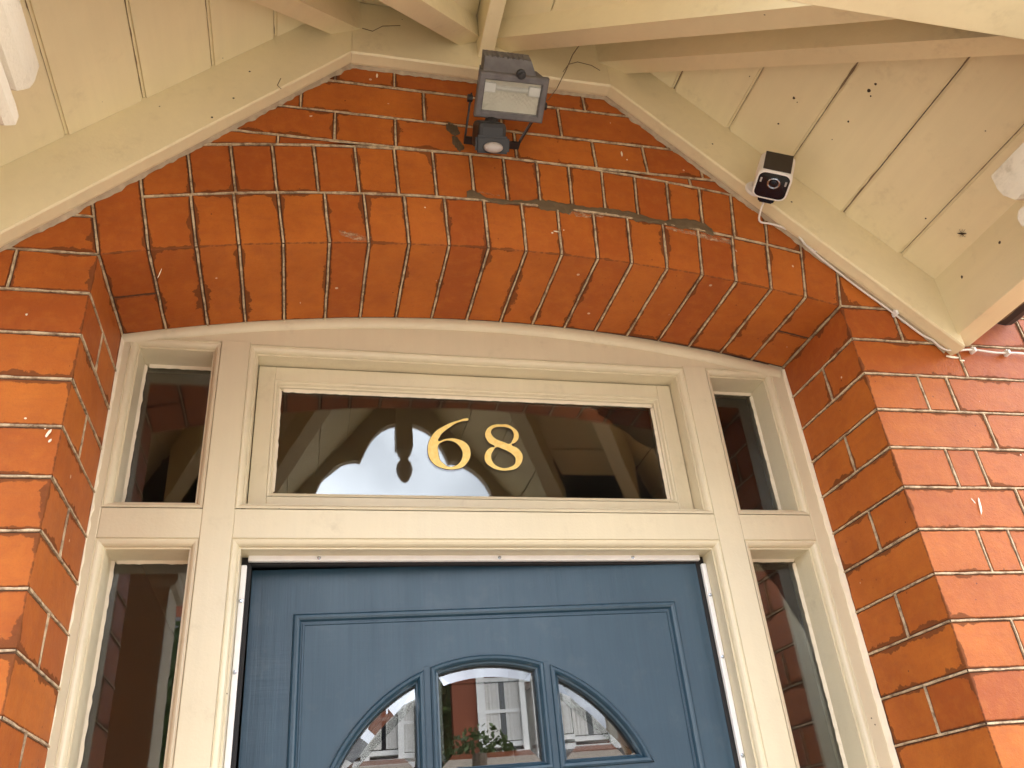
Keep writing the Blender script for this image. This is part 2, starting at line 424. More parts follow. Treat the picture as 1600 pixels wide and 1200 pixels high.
# --- jamb courses
for k in range(-8, 33):
    zt = Z0-PC*k; zb = zt-PC
    if zb < -.02: break
    odd = k % 2 == 1
    for sgn in (-1, 1):
        # start of the course: the arris, or the skewback line above springing
        def sx(z):
            if z <= Z0+.0005: return W
            r = (z-ZA)/math.cos(R(ARC_W)); return r*math.sin(R(ARC_W))
        if k < 0 and zt > Z0+.24: pass
        if k < 0 and zb >= Z0+.21: continue
        xs_t, xs_b = sx(zt), sx(zb)
        cuts = [None]
        if odd: cuts = [W+.225, W+.45, W+.675, W+.90, W+1.125, W+1.35]
        else: cuts = [W+.112, W+.174, W+.40, W+.625, W+.85, W+1.075, W+1.30]
        if k < 0: cuts = [c for c in cuts if c > xs_t+.03]
        prev = None
        for i, c in enumerate(cuts):
            if prev is None: a_t, a_b = xs_t, xs_b
            else: a_t = a_b = prev
            j0 = 0 if (prev is None and k >= 0) else J
            pts = [(a_b+j0, zb+J), (c-J, zb+J), (c-J, zt-J), (a_t+j0, zt-J)]
            if sgn < 0: pts = [(-x, z) for x, z in pts][::-1]
            sg = in_view(min(p[0] for p in pts), max(p[0] for p in pts), zb)
            if prev is None and k >= 0:
                yend = .102 if odd else YB
                # index of the reveal edge in the polygon
                idx = 3 if sgn > 0 else 3
                brick(pts, 0, yend, [idx], sg)
                if odd:
                    hp = [(W, zb+J), (W+.10, zb+J), (W+.10, zt-J), (W, zt-J)]
                    if sgn < 0: hp = [(-x, z) for x, z in hp][::-1]
                    # the header behind: only its reveal face shows
                    if sg: brick(hp, .1075, YB, [3], True)
                    else: brick(hp, .1075, YB, None, False)
                    if sg: ribbon((sgn*W, .105, zb), (sgn*W, .105, zt), (-sgn, 0, 0))
            else:
                brick(pts, 0, .10, None, sg)
            if sg: ribbon((sgn*c, 0, zb), (sgn*c, 0, zt), FN)
            prev = c
        if Z0-1.0 < zt and k >= -3:
            ribbon((sgn*xs_t, 0, zt), (sgn*1.5, 0, zt), FN, n=60)
            if k >= 0: ribbon((sgn*W, 0, zt), (sgn*W, YB+.005, zt), (-sgn, 0, 0))
# --- arch, two rings; the end voussoirs run through both
inner = [-13.14, -11.70, -10.28, -8.97, -7.58, -6.08, -4.77, -3.40, -2.0, -.59, .78, 2.10, 3.46, 4.76, 6.14, 7.52, 8.88, 10.30, 11.70, 13.14]
outer = [-11.70, -10.22, -8.90, -7.60, -6.26, -4.90, -3.57, -2.25, -.91, .29, 1.50, 2.69, 3.94, 5.20, 6.45, 7.74, 8.99, 10.32, 11.70]
R1, R2 = RA+.112, RA+.226
def voussoir(a0, a1, r0, r1, y0, y1, soffit):
    dj = math.degrees(J/r0)
    q_ = [apt(r0, a0+dj), apt(r0, a1-dj), apt(r1-J, a1-dj), apt(r1-J, a0+dj)]
    if not soffit: q_[0] = apt(r0+J, a0+dj); q_[1] = apt(r0+J, a1-dj)
    brick(q_, y0, y1, [0] if soffit else None)
for i in range(len(inner)-1):
    a0, a1 = inner[i], inner[i+1]
    if i in (0, len(inner)-2):
        voussoir(a0, a1, RA, R2, 0, .112, True); voussoir(a0, a1, RA, R1, .117, YB, True)
    else: voussoir(a0, a1, RA, R1, 0, YB, True)
for a in inner:
    end = a in (inner[0], inner[1], inner[-1], inner[-2])
    p0 = apt(RA, a); p1 = apt(R2 if end else R1, a)
    ribbon((p0[0], 0, p0[1]), (p1[0], 0, p1[1]), FN)
    nr = Vector((-math.sin(R(a)), 0, -math.cos(R(a))))
    ribbon((p0[0], 0, p0[1]), (p0[0], YB+.004, p0[1]), nr)
for i in range(len(outer)-1): voussoir(outer[i], outer[i+1], R1, R2, 0, .10, False)
for a in outer[1:-1]:
    p0, p1 = apt(R1, a), apt(R2, a); ribbon((p0[0], 0, p0[1]), (p1[0], 0, p1[1]), FN)
def arc_ribbon(r, a0, a1):
    n = 34; pts = [apt(r, a0+(a1-a0)*i/n) for i in range(n+1)]
    for p, q_ in zip(pts, pts[1:]): ribbon((p[0], 0, p[1]), (q_[0], 0, q_[1]), FN, n=2)
arc_ribbon(R1, -11.7, 11.7); arc_ribbon(R2, -13.14, 13.14)
# --- level courses over the arch, cut to its back
rows = [(Z0+.299, Z0+.375, [-.95, -.72, -.482, -.301, -.189, .043, .204, .312, .432, .66, .90]),
        (Z0+.375, Z0+.459, [-1.0, -.83, -.60, -.364, -.133, .02, .142, .369, .60, .82, 1.0]),
        (Z0+.459, Z0+.535, [-.95, -.72, -.53, -.303, -.189, .035, .202, .317, .54, .77, 1.0]),
        (Z0+.535, Z0+.61, [-.60, -.364, -.133, .08, .30, .52])]
def above_arch(x0, x1, zb, zt):
    n = 8; bot = []
    for i in range(n+1):
        x = x0+(x1-x0)*i/n; z = max(zb, arc_z(R2, x)+J)
        if z < zt-.003: bot.append((x, z))
    if len(bot) < 2: return []
    # merge level stretches
    out = [bot[0]]
    for p, q_, r_ in zip(bot, bot[1:], bot[2:]):
        if abs((q_[1]-p[1])*(r_[0]-q_[0])-(r_[1]-q_[1])*(q_[0]-p[0])) > 1e-8: out.append(q_)
    out.append(bot[-1])
    return out+[(bot[-1][0], zt), (bot[0][0], zt)]
for zb, zt, xs in [(Z0+.224, Z0+.299, [-.95, -.75, -.52, -.40, -.12, .12, .40, .53, .75, .95])]+rows:
    for a, b in zip(xs, xs[1:]):
        if zb < Z0+.23 and -.13 < a < .11: continue
        poly = above_arch(a+J, b-J, zb+J, zt-J)
        if poly: brick(poly, 0, .10)
    for x in xs:
        lo = max(zb, arc_z(R2, x))
        if lo < zt: ribbon((x, 0, lo), (x, 0, zt), FN)
    x = -1.0
    while x < 1.0:
        if zb > arc_z(R2, x+.02): ribbon((x, 0, zb), (x+.04, 0, zb), FN, n=2)
        x += .04
# --- plain brickwork further up and to the sides
for k in range(0, 34):
    zb = Z0+.61+k*PC if k < 24 else None
    if zb is None: break
    x = -2.9+(.1125 if k % 2 else 0)
    while x < 3.2: brick(rect(x+J, x+.225-J, zb+J, zb+PC-J), 0, .10, None, False); x += .225
fo = link('brick_field', field, 'brick', wall); fo['kind'] = 'stuff'
link('pointing', ribbons, 'pointing', wall, recalc=True)
# --- bed of dark stained mortar just behind the faces
def mortar_core():
    bm = bmesh.new(); e = .0016
    for s in (-1, 1):
        a, b = sorted((s*(W+e), s*2.9)); box(bm, (a, e, -.1), (b, .30, Z0-.02))
        a, b = sorted((s*.72, s*2.9)); box(bm, (a, e, Z0-.02), (b, .30, 5.0))
    n = 48; xs = [-.72]+[-W-e+2*(W+e)*i/n for i in range(n+1)]+[.72]
    for a, b in zip(xs, xs[1:]):
        za, zb_ = (Z0-.02, Z0-.02) if max(abs(a), abs(b)) > .70 else (arc_z(RA+e, a), arc_z(RA+e, b))
        prism(bm, [(a, za), (b, zb_), (b, 5.0), (a, 5.0)], e, .30)
    link('mortar_bed', bm, 'mortar_dark', wall)
mortar_core()
def upper_house():  # unseen upper storey and roof, built to shade the front from the sun
    bm = bmesh.new(); box(bm, (-5.2, .302, -.1), (-2.9, 7.5, 6.6)); box(bm, (3.2, .302, -.1), (5.2, 7.5, 6.6)); box(bm, (-2.9, .302, 4.99), (3.2, 7.5, 6.6)); box(bm, (-2.9, 4.3, -.1), (3.2, 7.5, 4.99))
    box(bm, (-5.2, .0, 5.0), (5.2, .302, 6.6)); box(bm, (-5.2, 0, -.1), (-2.91, .3, 5.0)); box(bm, (3.21, 0, -.1), (5.2, .3, 5.0)); link('outer_wall', bm, 'brick_far', wall)
    bm = bmesh.new()
    slab(bm, [(-5.4, -.25, 6.5), (5.4, -.25, 6.5), (5.4, 3.8, 9.0), (-5.4, 3.8, 9.0)], (0, 0, .12)); slab(bm, [(-5.4, 7.8, 6.5), (5.4, 7.8, 6.5), (5.4, 3.8, 9.0), (-5.4, 3.8, 9.0)], (0, 0, .12)); link('roof', bm, 'slate', wall)
upper_house()
DROPS = [(-.223, .487, .0018, .006), (.263, .345, .0018, .007), (.272, .33, .0014, .0016), (.790, -.408, .0022, .016, 12), (.78, -.40, .0011, .006, -25), (-.668, -.312, .0022, .007, 20), (-.664, -.323, .0016, .003, 30), (-.673, -.305, .001, .0012), (-.70, -.29, .0018, .0014), (-.14, .155, .0016, .0016), (.10, .125, .006, .0014, 5), (.092, .121, .002, .0016), (.115, .13, .0012, .0012), (-.56, -.03, .0008, .010, 12), (.86, -.105, .014, .003, 8), (.88, -.112, .006, .002, 0), (1.0, -.25, .002, .002), (.92, -.31, .0015, .0015), (-.73, -.12, .0015, .002), (-.76, -.21, .0018, .0015)]
# --- later repairs: cement smeared along the joint between the rings, drips
def patch(name, top, bot, mat, h=.0025):
    bm = bmesh.new()
    def rag(pts):
        out = []
        for (x0, z0), (x1, z1) in zip(pts, pts[1:]):
            for i in range(4):
                t = i/4; out.append((x0+(x1-x0)*t+jit(.0012), z0+(z1-z0)*t+jit(.0022)))
        return out+[pts[-1]]
    n = 80
    def at(pts, x):
        for (x0, z0), (x1, z1) in zip(pts, pts[1:]):
            if x0 <= x <= x1: return z0+(z1-z0)*(x-x0)/max(1e-6, x1-x0)
        return pts[-1][1]
    tp, bt = sorted(rag(top)), sorted(rag(bot))
    x0, x1 = max(tp[0][0], bt[0][0]), min(tp[-1][0], bt[-1][0]); rows_ = []
    for i in range(n+1):
        x = x0+(x1-x0)*i/n; zt, zb = at(tp, x)+jit(.0015), at(bt, x)+jit(.0015)
        if zt-zb < .002: zt = zb+.002
        rows_.append([bm.verts.new((x, -.0002, Z0+zt)), bm.verts.new((x, -h-jit(.0006), Z0+zt-(zt-zb)*.25)), bm.verts.new((x, -h-jit(.0006), Z0+zb+(zt-zb)*.25)), bm.verts.new((x, -.0002, Z0+zb))])
    for a, b in zip(rows_, rows_[1:]):
        for k in range(3): bm.faces.new((a[k], a[k+1], b[k+1], b[k]))
    link(name, bm, mat, wall)
ptop = [(-0.062, 0.205), (-0.051, 0.21), (-0.036, 0.203), (-0.028, 0.193), (0.004, 0.195), (0.025, 0.194), (0.054, 0.195), (0.071, 0.203), (0.088, 0.202), (0.113, 0.2), (0.147, 0.198), (0.181, 0.194), (0.203, 0.197), (0.224, 0.194), (0.268, 0.191), (0.293, 0.183), (0.328, 0.178), (0.347, 0.186), (0.379, 0.187), (0.41, 0.179), (0.421, 0.167)]
pbot = [(-0.062, 0.189), (-0.037, 0.184), (0.003, 0.18), (0.045, 0.185), (0.07, 0.186), (0.077, 0.174), (0.11, 0.175), (0.131, 0.171), (0.145, 0.185), (0.205, 0.181), (0.248, 0.178), (0.264, 0.169), (0.29, 0.168), (0.326, 0.167), (0.351, 0.159), (0.396, 0.159), (0.421, 0.147)]
patch('cement_patch', ptop, pbot, 'cement')
patch('cement_patch', [(-.093, .372), (-.085, .380), (-.072, .376), (-.066, .355)], [(-.093, .362), (-.085, .348), (-.076, .342), (-.066, .352)], 'cement')
patch('cement_patch', [(-.082, .343), (-.074, .348), (-.064, .33), (-.060, .318)], [(-.082, .325), (-.075, .310), (-.068, .302), (-.060, .312)], 'cement')
patch('lime_smear', [(.32, .163), (.36, .158), (.40, .156), (.455, .142)], [(.32, .157), (.36, .148), (.41, .137), (.455, .130)], 'limewash', .0012)
patch('lime_smear', [(-.29, .088), (-.27, .084), (-.235, .078)], [(-.29, .080), (-.26, .068), (-.235, .071)], 'limewash', .001)
patch('lime_smear', [(.13, .176), (.16, .180), (.20, .176)], [(.13, .171), (.16, .168), (.20, .171)], 'limewash', .001)
patch('lime_smear', [(-.04, .209), (-.02, .205), (.0, .203)], [(-.04, .205), (-.02, .198), (.0, .199)], 'limewash', .001)

def paint_drop(x, z, w, h, tilt=0):
    bm = bmesh.new(); n = 10
    ring_ = [bm.verts.new((math.cos(2*math.pi*k/n)*w*(1+jit(.25)), 0, math.sin(2*math.pi*k/n)*h*(1+jit(.2)))) for k in range(n)]; tip = bm.verts.new((0, -min(w, h)*.35, 0))
    for k in range(n): bm.faces.new((ring_[k], ring_[(k+1) % n], tip))
    o = link('paint_drop', bm, 'paint_drop', wall); o.location = (x, -.0016, Z0+z); o.rotation_euler = (0, R(tilt), 0)
for a in DROPS: paint_drop(*a)

# ================================================================== interior seen faintly through the glass
def hallway():
    bm = bmesh.new(); x0, x1, y0, y1, z0, z1 = -.95, .95, DF+.13, 4.2, 0, 2.75
    P = [(x0, y0, z0), (x1, y0, z0), (x1, y1, z0), (x0, y1, z0), (x0, y0, z1), (x1, y0, z1), (x1, y1, z1), (x0, y1, z1)]
    v = [bm.verts.new(p) for p in P]
    for f in ((3, 2, 6, 7), (0, 3, 7, 4), (1, 2, 6, 5), (4, 5, 6, 7)): bm.faces.new([v[i] for i in f])
    tag(link('hallway_walls', bm, 'hall_wall', recalc=False), kind='structure')
    quad('hallway_floor', x0, x1, .31, y1, .004, 'hall_floor')
hallway()

# ================================================================== door frame with side lights and transom light
frame = empty('door_frame', (-.0075, DF, Z0), (0, R(.45), 0))
tag(frame, 'cream painted timber door frame with arched head, mullions and side lights', 'door frame')
FM = 'cream_frame'
def fbox(name, a, b, mat=FM, parent=frame, bev=.0015):
    bm = bmesh.new(); box(bm, a, b, bev); return link(name, bm, mat, parent)
ZB = -2.45
XO, XM1, XM0 = .6295, .478, .428
HEAD, TT, TB = -.006, -.329, -.380
for s in (-1, 1):
    fbox('jamb', (min(s*XO, s*.672), 0, ZB), (max(s*XO, s*.672), .12, .02))
    fbox('mullion', (min(s*XM0, s*XM1), 0, ZB), (max(s*XM0, s*XM1), .12, HEAD+.004))
    fbox('transom_rail', (min(s*XM1, s*XO), .001, TB), (max(s*XM1, s*XO), .12, TT))
    fbox('sill', (min(s*XM1, s*XO), .001, ZB), (max(s*XM1, s*XO), .12, ZB+.45))
fbox('transom_rail', (-XM0, .001, TB), (XM0, .12, TT))
def head():
    zc = .075-RA
    az = lambda r, x: zc+math.sqrt(r*r-x*x)
    n = 40; xs = [-.662+1.324*i/n for i in range(n+1)]
    bm = bmesh.new()
    prism(bm, [(-.662, HEAD)]+[(.662, HEAD)]+[(x, az(RA+.010, x)) for x in xs[::-1]], .003, .12)
    link('arched_head', bm, FM, frame)
    # raised rim following the arch
    bm = bmesh.new(); prof = [(.002, -.004), (.010, -.005), (.016, -.003), (.020, .0), (.022, .004)]
    rows_ = []
    xs2 = [-.653+1.306*i/n for i in range(n+1)]
    for x in xs2:
        nx, nz = x/RA, math.sqrt(1-(x/RA)**2)
        wob = .0012*noise.noise(Vector((x*60, 0, 0)))
        rows_.append([bm.verts.new((nx*(RA+.006+wob), .0, zc+nz*(RA+.006+wob)))]+[bm.verts.new((nx*(RA-u), y, zc+nz*(RA-u))) for u, y in prof])
    for a, b in zip(rows_, rows_[1:]):
        for k in range(len(prof)): bm.faces.new((a[k], a[k+1], b[k+1], b[k]))
    link('arched_moulding', bm, FM, frame, smooth=True)
    for s in (-1, 1):            # caulked edge against the brick jambs
        bm = bmesh.new(); rows_ = []
        for i in range(170):
            z = .0-i*.0145; w_ = .0035+.0022*noise.noise(Vector((s*7, 0, z*70))); x = s*(W+.0075*s)
            rows_.append([bm.verts.new((x+s*.004, -.006+.002*noise.noise(Vector((s, 3, z*90))), z)), bm.verts.new((x-s*w_, -.003, z)), bm.verts.new((x-s*w_*1.6, .002, z))])
        for a, b in zip(rows_, rows_[1:]):
            for k in range(2): bm.faces.new((a[k], a[k+1], b[k+1], b[k]))
        link('caulking', bm, 'putty', frame)
head()
PROF = [(0, -.0006), (.0008, .0018), (.0022, .0012), (.0050, .0018), (.0080, .0040), (.0102, .0074), (.0112, .0108), (.0112, .0128), (.0140, .0128), (.0140, .085)]
def moulding(name, poly, prof=PROF, mat=FM, parent=frame):
    bm = bmesh.new(); loop_profile(bm, poly, prof); return link(name, bm, mat, parent)
def pane(name, x0, x1, z0, z1, y, mat='pane_glass', parent=frame, th=.004):
    bm = bmesh.new(); box(bm, (x0, y, z0), (x1, y+th, z1)); return link(name, bm, mat, parent)
def putty(x0, x1, z0, z1, y, parent=frame):
    bm = bmesh.new(); rows_ = []
    seg = []
    for (a, b) in (((x0, z0), (x1, z0)), ((x1, z0), (x1, z1)), ((x1, z1), (x0, z1)), ((x0, z1), (x0, z0))):
        n = max(6, int(math.dist(a, b)/.008))
        inn = (Vector((-(b[1]-a[1]), b[0]-a[0]))).normalized()
        for i in range(n):
            t = i/n; p = Vector(a)+(Vector(b)-Vector(a))*t; w_ = .0042+.0016*noise.noise(Vector((p.x*90, p.y*90, y)))
            seg.append((p, p+inn*w_))
    for p, r_ in seg:
        rows_.append([bm.verts.new((p.x, y-.006, p.y)), bm.verts.new((r_.x, y-.0004, r_.y))])
    for a, b in zip(rows_, rows_[1:]+rows_[:1]): bm.faces.new((a[0], a[1], b[1], b[0]))
    link('putty', bm, 'putty', parent)
YG = .073
for s in (-1, 1):
    for z0, z1 in ((TT, HEAD), (ZB+.45, TB)):
        x0, x1 = sorted((s*XM1, s*XO))
        moulding('side_light_moulding', rect(x0, x1, z0, z1))
        pane('side_light_pane', x0+.011, x1-.011, z0+.011, z1-.011, YG)
        putty(x0+.014, x1-.014, z0+.014, z1-.014, YG)
moulding('transom_light_moulding', rect(-XM0, XM0, TT, HEAD-.003), PROF[:-1]+[(.0140, .05)])
moulding('door_opening_moulding', rect(-XM0, XM0, ZB, TB), PROF[:-1]+[(.0140, .06)])
# white draught strip and black brush round the door
for s in (-1, 1):
    fbox('draught_strip', (min(s*.4135, s*.4045), .043, ZB), (max(s*.4135, s*.4045), .052, TB-.030), 'white_strip')
    fbox('brush_seal', (min(s*.418, s*.398), .0535, ZB), (max(s*.418, s*.398), .066, TB-.012), 'black_seal')
fbox('draught_strip', (-.4035, .043, TB-.0235), (.4035, .052, TB-.0135), 'white_strip')
fbox('brush_seal', (-.3975, .0535, TB-.027), (.3975, .066, TB-.0125), 'black_seal')
fbox('door_lining', (-.43, .06, TB-.012), (.43, .12, TB-.002), 'black_seal')
for s in (-1, 1): fbox('door_lining', (min(s*.4185, s*.43), .067, ZB), (max(s*.4185, s*.43), .12, TB-.013), 'black_seal')
def screws():
    for x in (-.29, .02, .27):
        bm = bmesh.new(); lathe(bm, [(.0032, .0425), (.0030, .0412), (.001, .0408)], (x, 0, TB-.0185), 'Y', 10)
        link('screw', bm, 'chrome', frame)
    for s in (-1, 1):
        for z in (-.47, -.58, -.74, -.95):
            bm = bmesh.new(); lathe(bm, [(.0032, .0425), (.0030, .0412), (.001, .0408)], (s*.409, 0, z), 'Y', 10)
            link('screw', bm, 'chrome', frame)
screws()
# --- hinged transom light with the gilt number
sash = empty('transom_sash', (0, 0, 0)); sash.parent = frame
SX, SZ1, SZ0, SW = .4125, -.0255, -.317, .030
for a, b in (((-SX, .045, SZ0), (-SX+SW, .085, SZ1)), ((SX-SW, .045, SZ0), (SX, .085, SZ1))): fbox('sash_stile', a, b, FM, sash)
fbox('sash_rail', (-SX+SW, .0455, SZ1-SW), (SX-SW, .085, SZ1), FM, sash)
fbox('sash_rail', (-SX+SW, .0455, SZ0), (SX-SW, .085, SZ0+SW), FM, sash)
moulding('sash_moulding', rect(-SX+SW, SX-SW, SZ0+SW, SZ1-SW), [(0, .0448), (.001, .047), (.004, .0475), (.006, .051), (.006, .053), (.009, .054), (.009, .068)], FM, sash)
GY = .065
pane('transom_pane', -SX+SW+.007, SX-SW-.007, SZ0+SW+.007, SZ1-SW-.007, GY, parent=sash)
putty(-SX+SW+.009, SX-SW-.009, SZ0+SW+.009, SZ1-SW-.009, GY, sash)
six_o = [(-0.024, -0.112), (-0.031, -0.111), (-0.042, -0.115), (-0.058, -0.121), (-0.074, -0.13), (-0.089, -0.141), (-0.097, -0.152), (-0.103, -0.165), (-0.105, -0.177), (-0.104, -0.192), (-0.099, -0.204), (-0.09, -0.213), (-0.078, -0.218), (-0.066, -0.22), (-0.054, -0.219), (-0.041, -0.215), (-0.031, -0.205), (-0.025, -0.193), (-0.024, -0.181), (-0.027, -0.17), (-0.034, -0.162), (-0.045, -0.157), (-0.056, -0.155), (-0.066, -0.156), (-0.074, -0.158), (-0.083, -0.162), (-0.085, -0.161), (-0.082, -0.153), (-0.078, -0.146), (-0.07, -0.138), (-0.06, -0.13), (-0.049, -0.122), (-0.037, -0.117)]
six_i = [(-0.083, -0.167), (-0.077, -0.163), (-0.07, -0.16), (-0.062, -0.16), (-0.053, -0.163), (-0.047, -0.168), (-0.042, -0.175), (-0.039, -0.186), (-0.041, -0.197), (-0.046, -0.206), (-0.053, -0.212), (-0.062, -0.215), (-0.07, -0.214), (-0.076, -0.209), (-0.082, -0.203), (-0.085, -0.193), (-0.086, -0.182), (-0.086, -0.173)]
eight_o = [(0.042, -0.121), (0.053, -0.121), (0.064, -0.127), (0.072, -0.135), (0.074, -0.145), (0.071, -0.154), (0.064, -0.161), (0.058, -0.164), (0.068, -0.171), (0.075, -0.179), (0.078, -0.188), (0.076, -0.199), (0.07, -0.209), (0.061, -0.216), (0.049, -0.219), (0.038, -0.22), (0.025, -0.218), (0.013, -0.212), (0.005, -0.204), (0.003, -0.194), (0.005, -0.185), (0.01, -0.177), (0.017, -0.172), (0.024, -0.17), (0.015, -0.163), (0.009, -0.154), (0.007, -0.145), (0.01, -0.135), (0.017, -0.127), (0.028, -0.122)]
e_t = [(0.041, -0.126), (0.031, -0.127), (0.023, -0.131), (0.019, -0.138), (0.02, -0.144), (0.025, -0.151), (0.033, -0.156), (0.044, -0.16), (0.054, -0.163), (0.06, -0.156), (0.064, -0.146), (0.064, -0.139), (0.06, -0.131), (0.051, -0.127)]
e_b = [(0.028, -0.171), (0.039, -0.174), (0.05, -0.179), (0.058, -0.185), (0.063, -0.192), (0.063, -0.2), (0.06, -0.207), (0.052, -0.212), (0.041, -0.215), (0.03, -0.213), (0.022, -0.208), (0.017, -0.2), (0.016, -0.189), (0.02, -0.18)]
def glyph(name, loops, y, grow, mat):
    """flat figure with holes from smooth closed outlines: a filled 2-D curve turned into a mesh"""
    cu = bpy.data.curves.new(name, 'CURVE'); cu.dimensions = '2D'; cu.fill_mode = 'BOTH'; cu.resolution_u = 5; cu.offset = grow
    cu.extrude = .0002
    for lp in loops:
        sp = cu.splines.new('BEZIER'); sp.bezier_points.add(len(lp)-1); sp.use_cyclic_u = True
        for bp_, (x, z) in zip(sp.bezier_points, lp):
            bp_.co = (x+.0075, z, 0); bp_.handle_left_type = bp_.handle_right_type = 'AUTO'
    ob = bpy.data.objects.new(name+'_c', cu); col.objects.link(ob)
    me = bpy.data.meshes.new_from_object(ob.evaluated_get(bpy.context.evaluated_depsgraph_get()))
    bpy.data.objects.remove(ob); bpy.data.curves.remove(cu)
    me.name = name; me.materials.clear(); me.materials.append(MAT[mat])
    o = bpy.data.objects.new(name, me); col.objects.link(o); o.parent = sash
    o.rotation_euler = (R(90), 0, 0); o.location = (0, y, 0)
    return o
for nm, loops in (('figure_six', [six_o, six_i]), ('figure_eight', [eight_o, e_t, e_b])):
    glyph(nm, loops, GY-.0008, 0, 'gold_leaf'); glyph(nm+'_outline', loops, GY-.0003, .0008, 'gold_edge')

# ================================================================== the blue front door, hinged on the right and just ajar
DA = math.atan(.030/.8)
door = empty('front_door', (.397, DF+.055, Z0), (0, 0, -DA))
tag(door, 'dark blue panelled front door with a three pane fanlight, slightly ajar', 'door')
DX0, DX1, DT = -.806, .0, TB-.0225          # door spans x -0.796..0 from the hinge
cx = -.021-.397; FZ, FR, FBASE = -.844, .286, -.742
def fan_z(x, r=FR): return FZ+math.sqrt(max(0, r*r-(x-cx)**2))
hw = math.sqrt(FR**2-(FBASE-FZ)**2)
BARX = [(-.1215+.0-.397, .007), (.0815-.397, .007)]
def door_slab():
    bm = bmesh.new(); n = 36; th = .045
    box(bm, (DX0, 0, ZB+.01), (DX1, th, FBASE))
    xs = [cx-hw+2*hw*i/n for i in range(n+1)]
    prism(bm, rect(DX0, cx-hw, FBASE, DT), 0, th); prism(bm, rect(cx+hw, DX1, FBASE, DT), 0, th)
    for a, b in zip(xs, xs[1:]): prism(bm, [(a, max(FBASE, fan_z(a))), (b, max(FBASE, fan_z(b))), (b, DT), (a, DT)], 0, th)
    bmesh.ops.remove_doubles(bm, verts=bm.verts[:], dist=1e-5)
    link('door_leaf', bm, 'door_blue', door)
door_slab()
BEAD = [(0, .0004), (.0015, -.0035), (.004, -.0055), (.008, -.006), (.011, -.0045), (.013, -.001), (.0145, .0015), (.0165, -.002), (.019, -.002), (.0205, .0004)]
moulding('panel_moulding', rect(-.3395-.397+.0, .3285-.397+.004, -1.30, -.4785), BEAD, 'door_blue', door)
moulding('panel_moulding', rect(-.3395-.397, -.045-.397, -2.2, -1.42), BEAD, 'door_blue', door)
moulding('panel_moulding', rect(.035-.397, .3325-.397, -2.2, -1.42), BEAD, 'door_blue', door)
GB = [(0, .0006), (.001, -.004), (.0035, -.006), (.007, -.0055), (.0095, -.002), (.011, .003), (.0135, .0045), (.0145, .010), (.0145, .024)]
def fan_light(xa, xb, bottom=FBASE):
    n = 14; xs = [xa+(xb-xa)*i/n for i in range(n+1)]
    top = [(x, fan_z(x)) for x in xs if fan_z(x) > bottom+.002 or x not in (xs[0], xs[-1])]
    poly = [(xa, bottom)] if fan_z(xa) > bottom+.006 else []
    poly += [(xb, bottom)] if fan_z(xb) > bottom+.006 else []
    if len(poly) < 2 and xa < cx-.2: poly = [(xa+.002, bottom), (xb, bottom)]
    if len(poly) < 2 and xb > cx+.2: poly = [(xa, bottom), (xb-.002, bottom)]
    arc = [(x, fan_z(x)) for x in xs[::-1]]
    arc = [p for p in arc if p[1] > bottom+.006]
    poly = poly+arc
    bm = bmesh.new(); loop_profile(bm, poly, GB); m = link('glazing_bead', bm, 'door_blue', door)
    bm = bmesh.new()
    o_, i_ = offset_poly(poly, .0135), offset_poly(poly, .0335)
    ov = [bm.verts.new((x, .0165, z)) for x, z in o_]; iv = [bm.verts.new((x, .0142, z)) for x, z in i_]; bv = [bm.verts.new((x, .0195, z)) for x, z in o_]
    k = len(o_)
    bm.faces.new(iv); bm.faces.new(bv[::-1])
    for j in range(k):
        bm.faces.new((ov[j], ov[(j+1) % k], iv[(j+1) % k], iv[j])); bm.faces.new((bv[j], bv[(j+1) % k], ov[(j+1) % k], ov[j]))
    link('bevelled_pane', bm, 'door_glass', door)
(b1, w1), (b2, w2) = BARX
fan_light(cx-hw, b1-w1*.7); fan_light(b1+w1*.7, b2-w2*.7); fan_light(b2+w2*.7, cx+hw)
for b, w_ in BARX:
    bm = bmesh.new(); box(bm, (b-w_*.8, -.0005, FBASE), (b+w_*.8, .04, fan_z(b)+.004), .001); link('glazing_bar', bm, 'door_blue', door)
def door_furniture():
    bm = bmesh.new(); lathe(bm, [(.026, -.004), (.028, -.010), (.012, -.018), (.012, -.035), (.03, -.05), (.033, -.065), (.02, -.078), (.004, -.08)], (-.40+.0, 0, -1.36), 'Y', 20); link('door_knob', bm, 'chrome', door, True)
    bm = bmesh.new(); box(bm, (-.53, -.008, -1.60+.22), (-.28, 0, -1.60+.262), .004); link('letter_plate', bm, 'chrome', door)
door_furniture()

# ================================================================== timber canopy over the door
can = empty('porch_canopy', (XC, 0, Z0))
tag(can, 'cream painted timber porch canopy with boarded soffits, rafters and posts', 'porch')
def cpart(name, bm, mat='cream', smooth=False): return link(name, bm, mat, can, smooth)
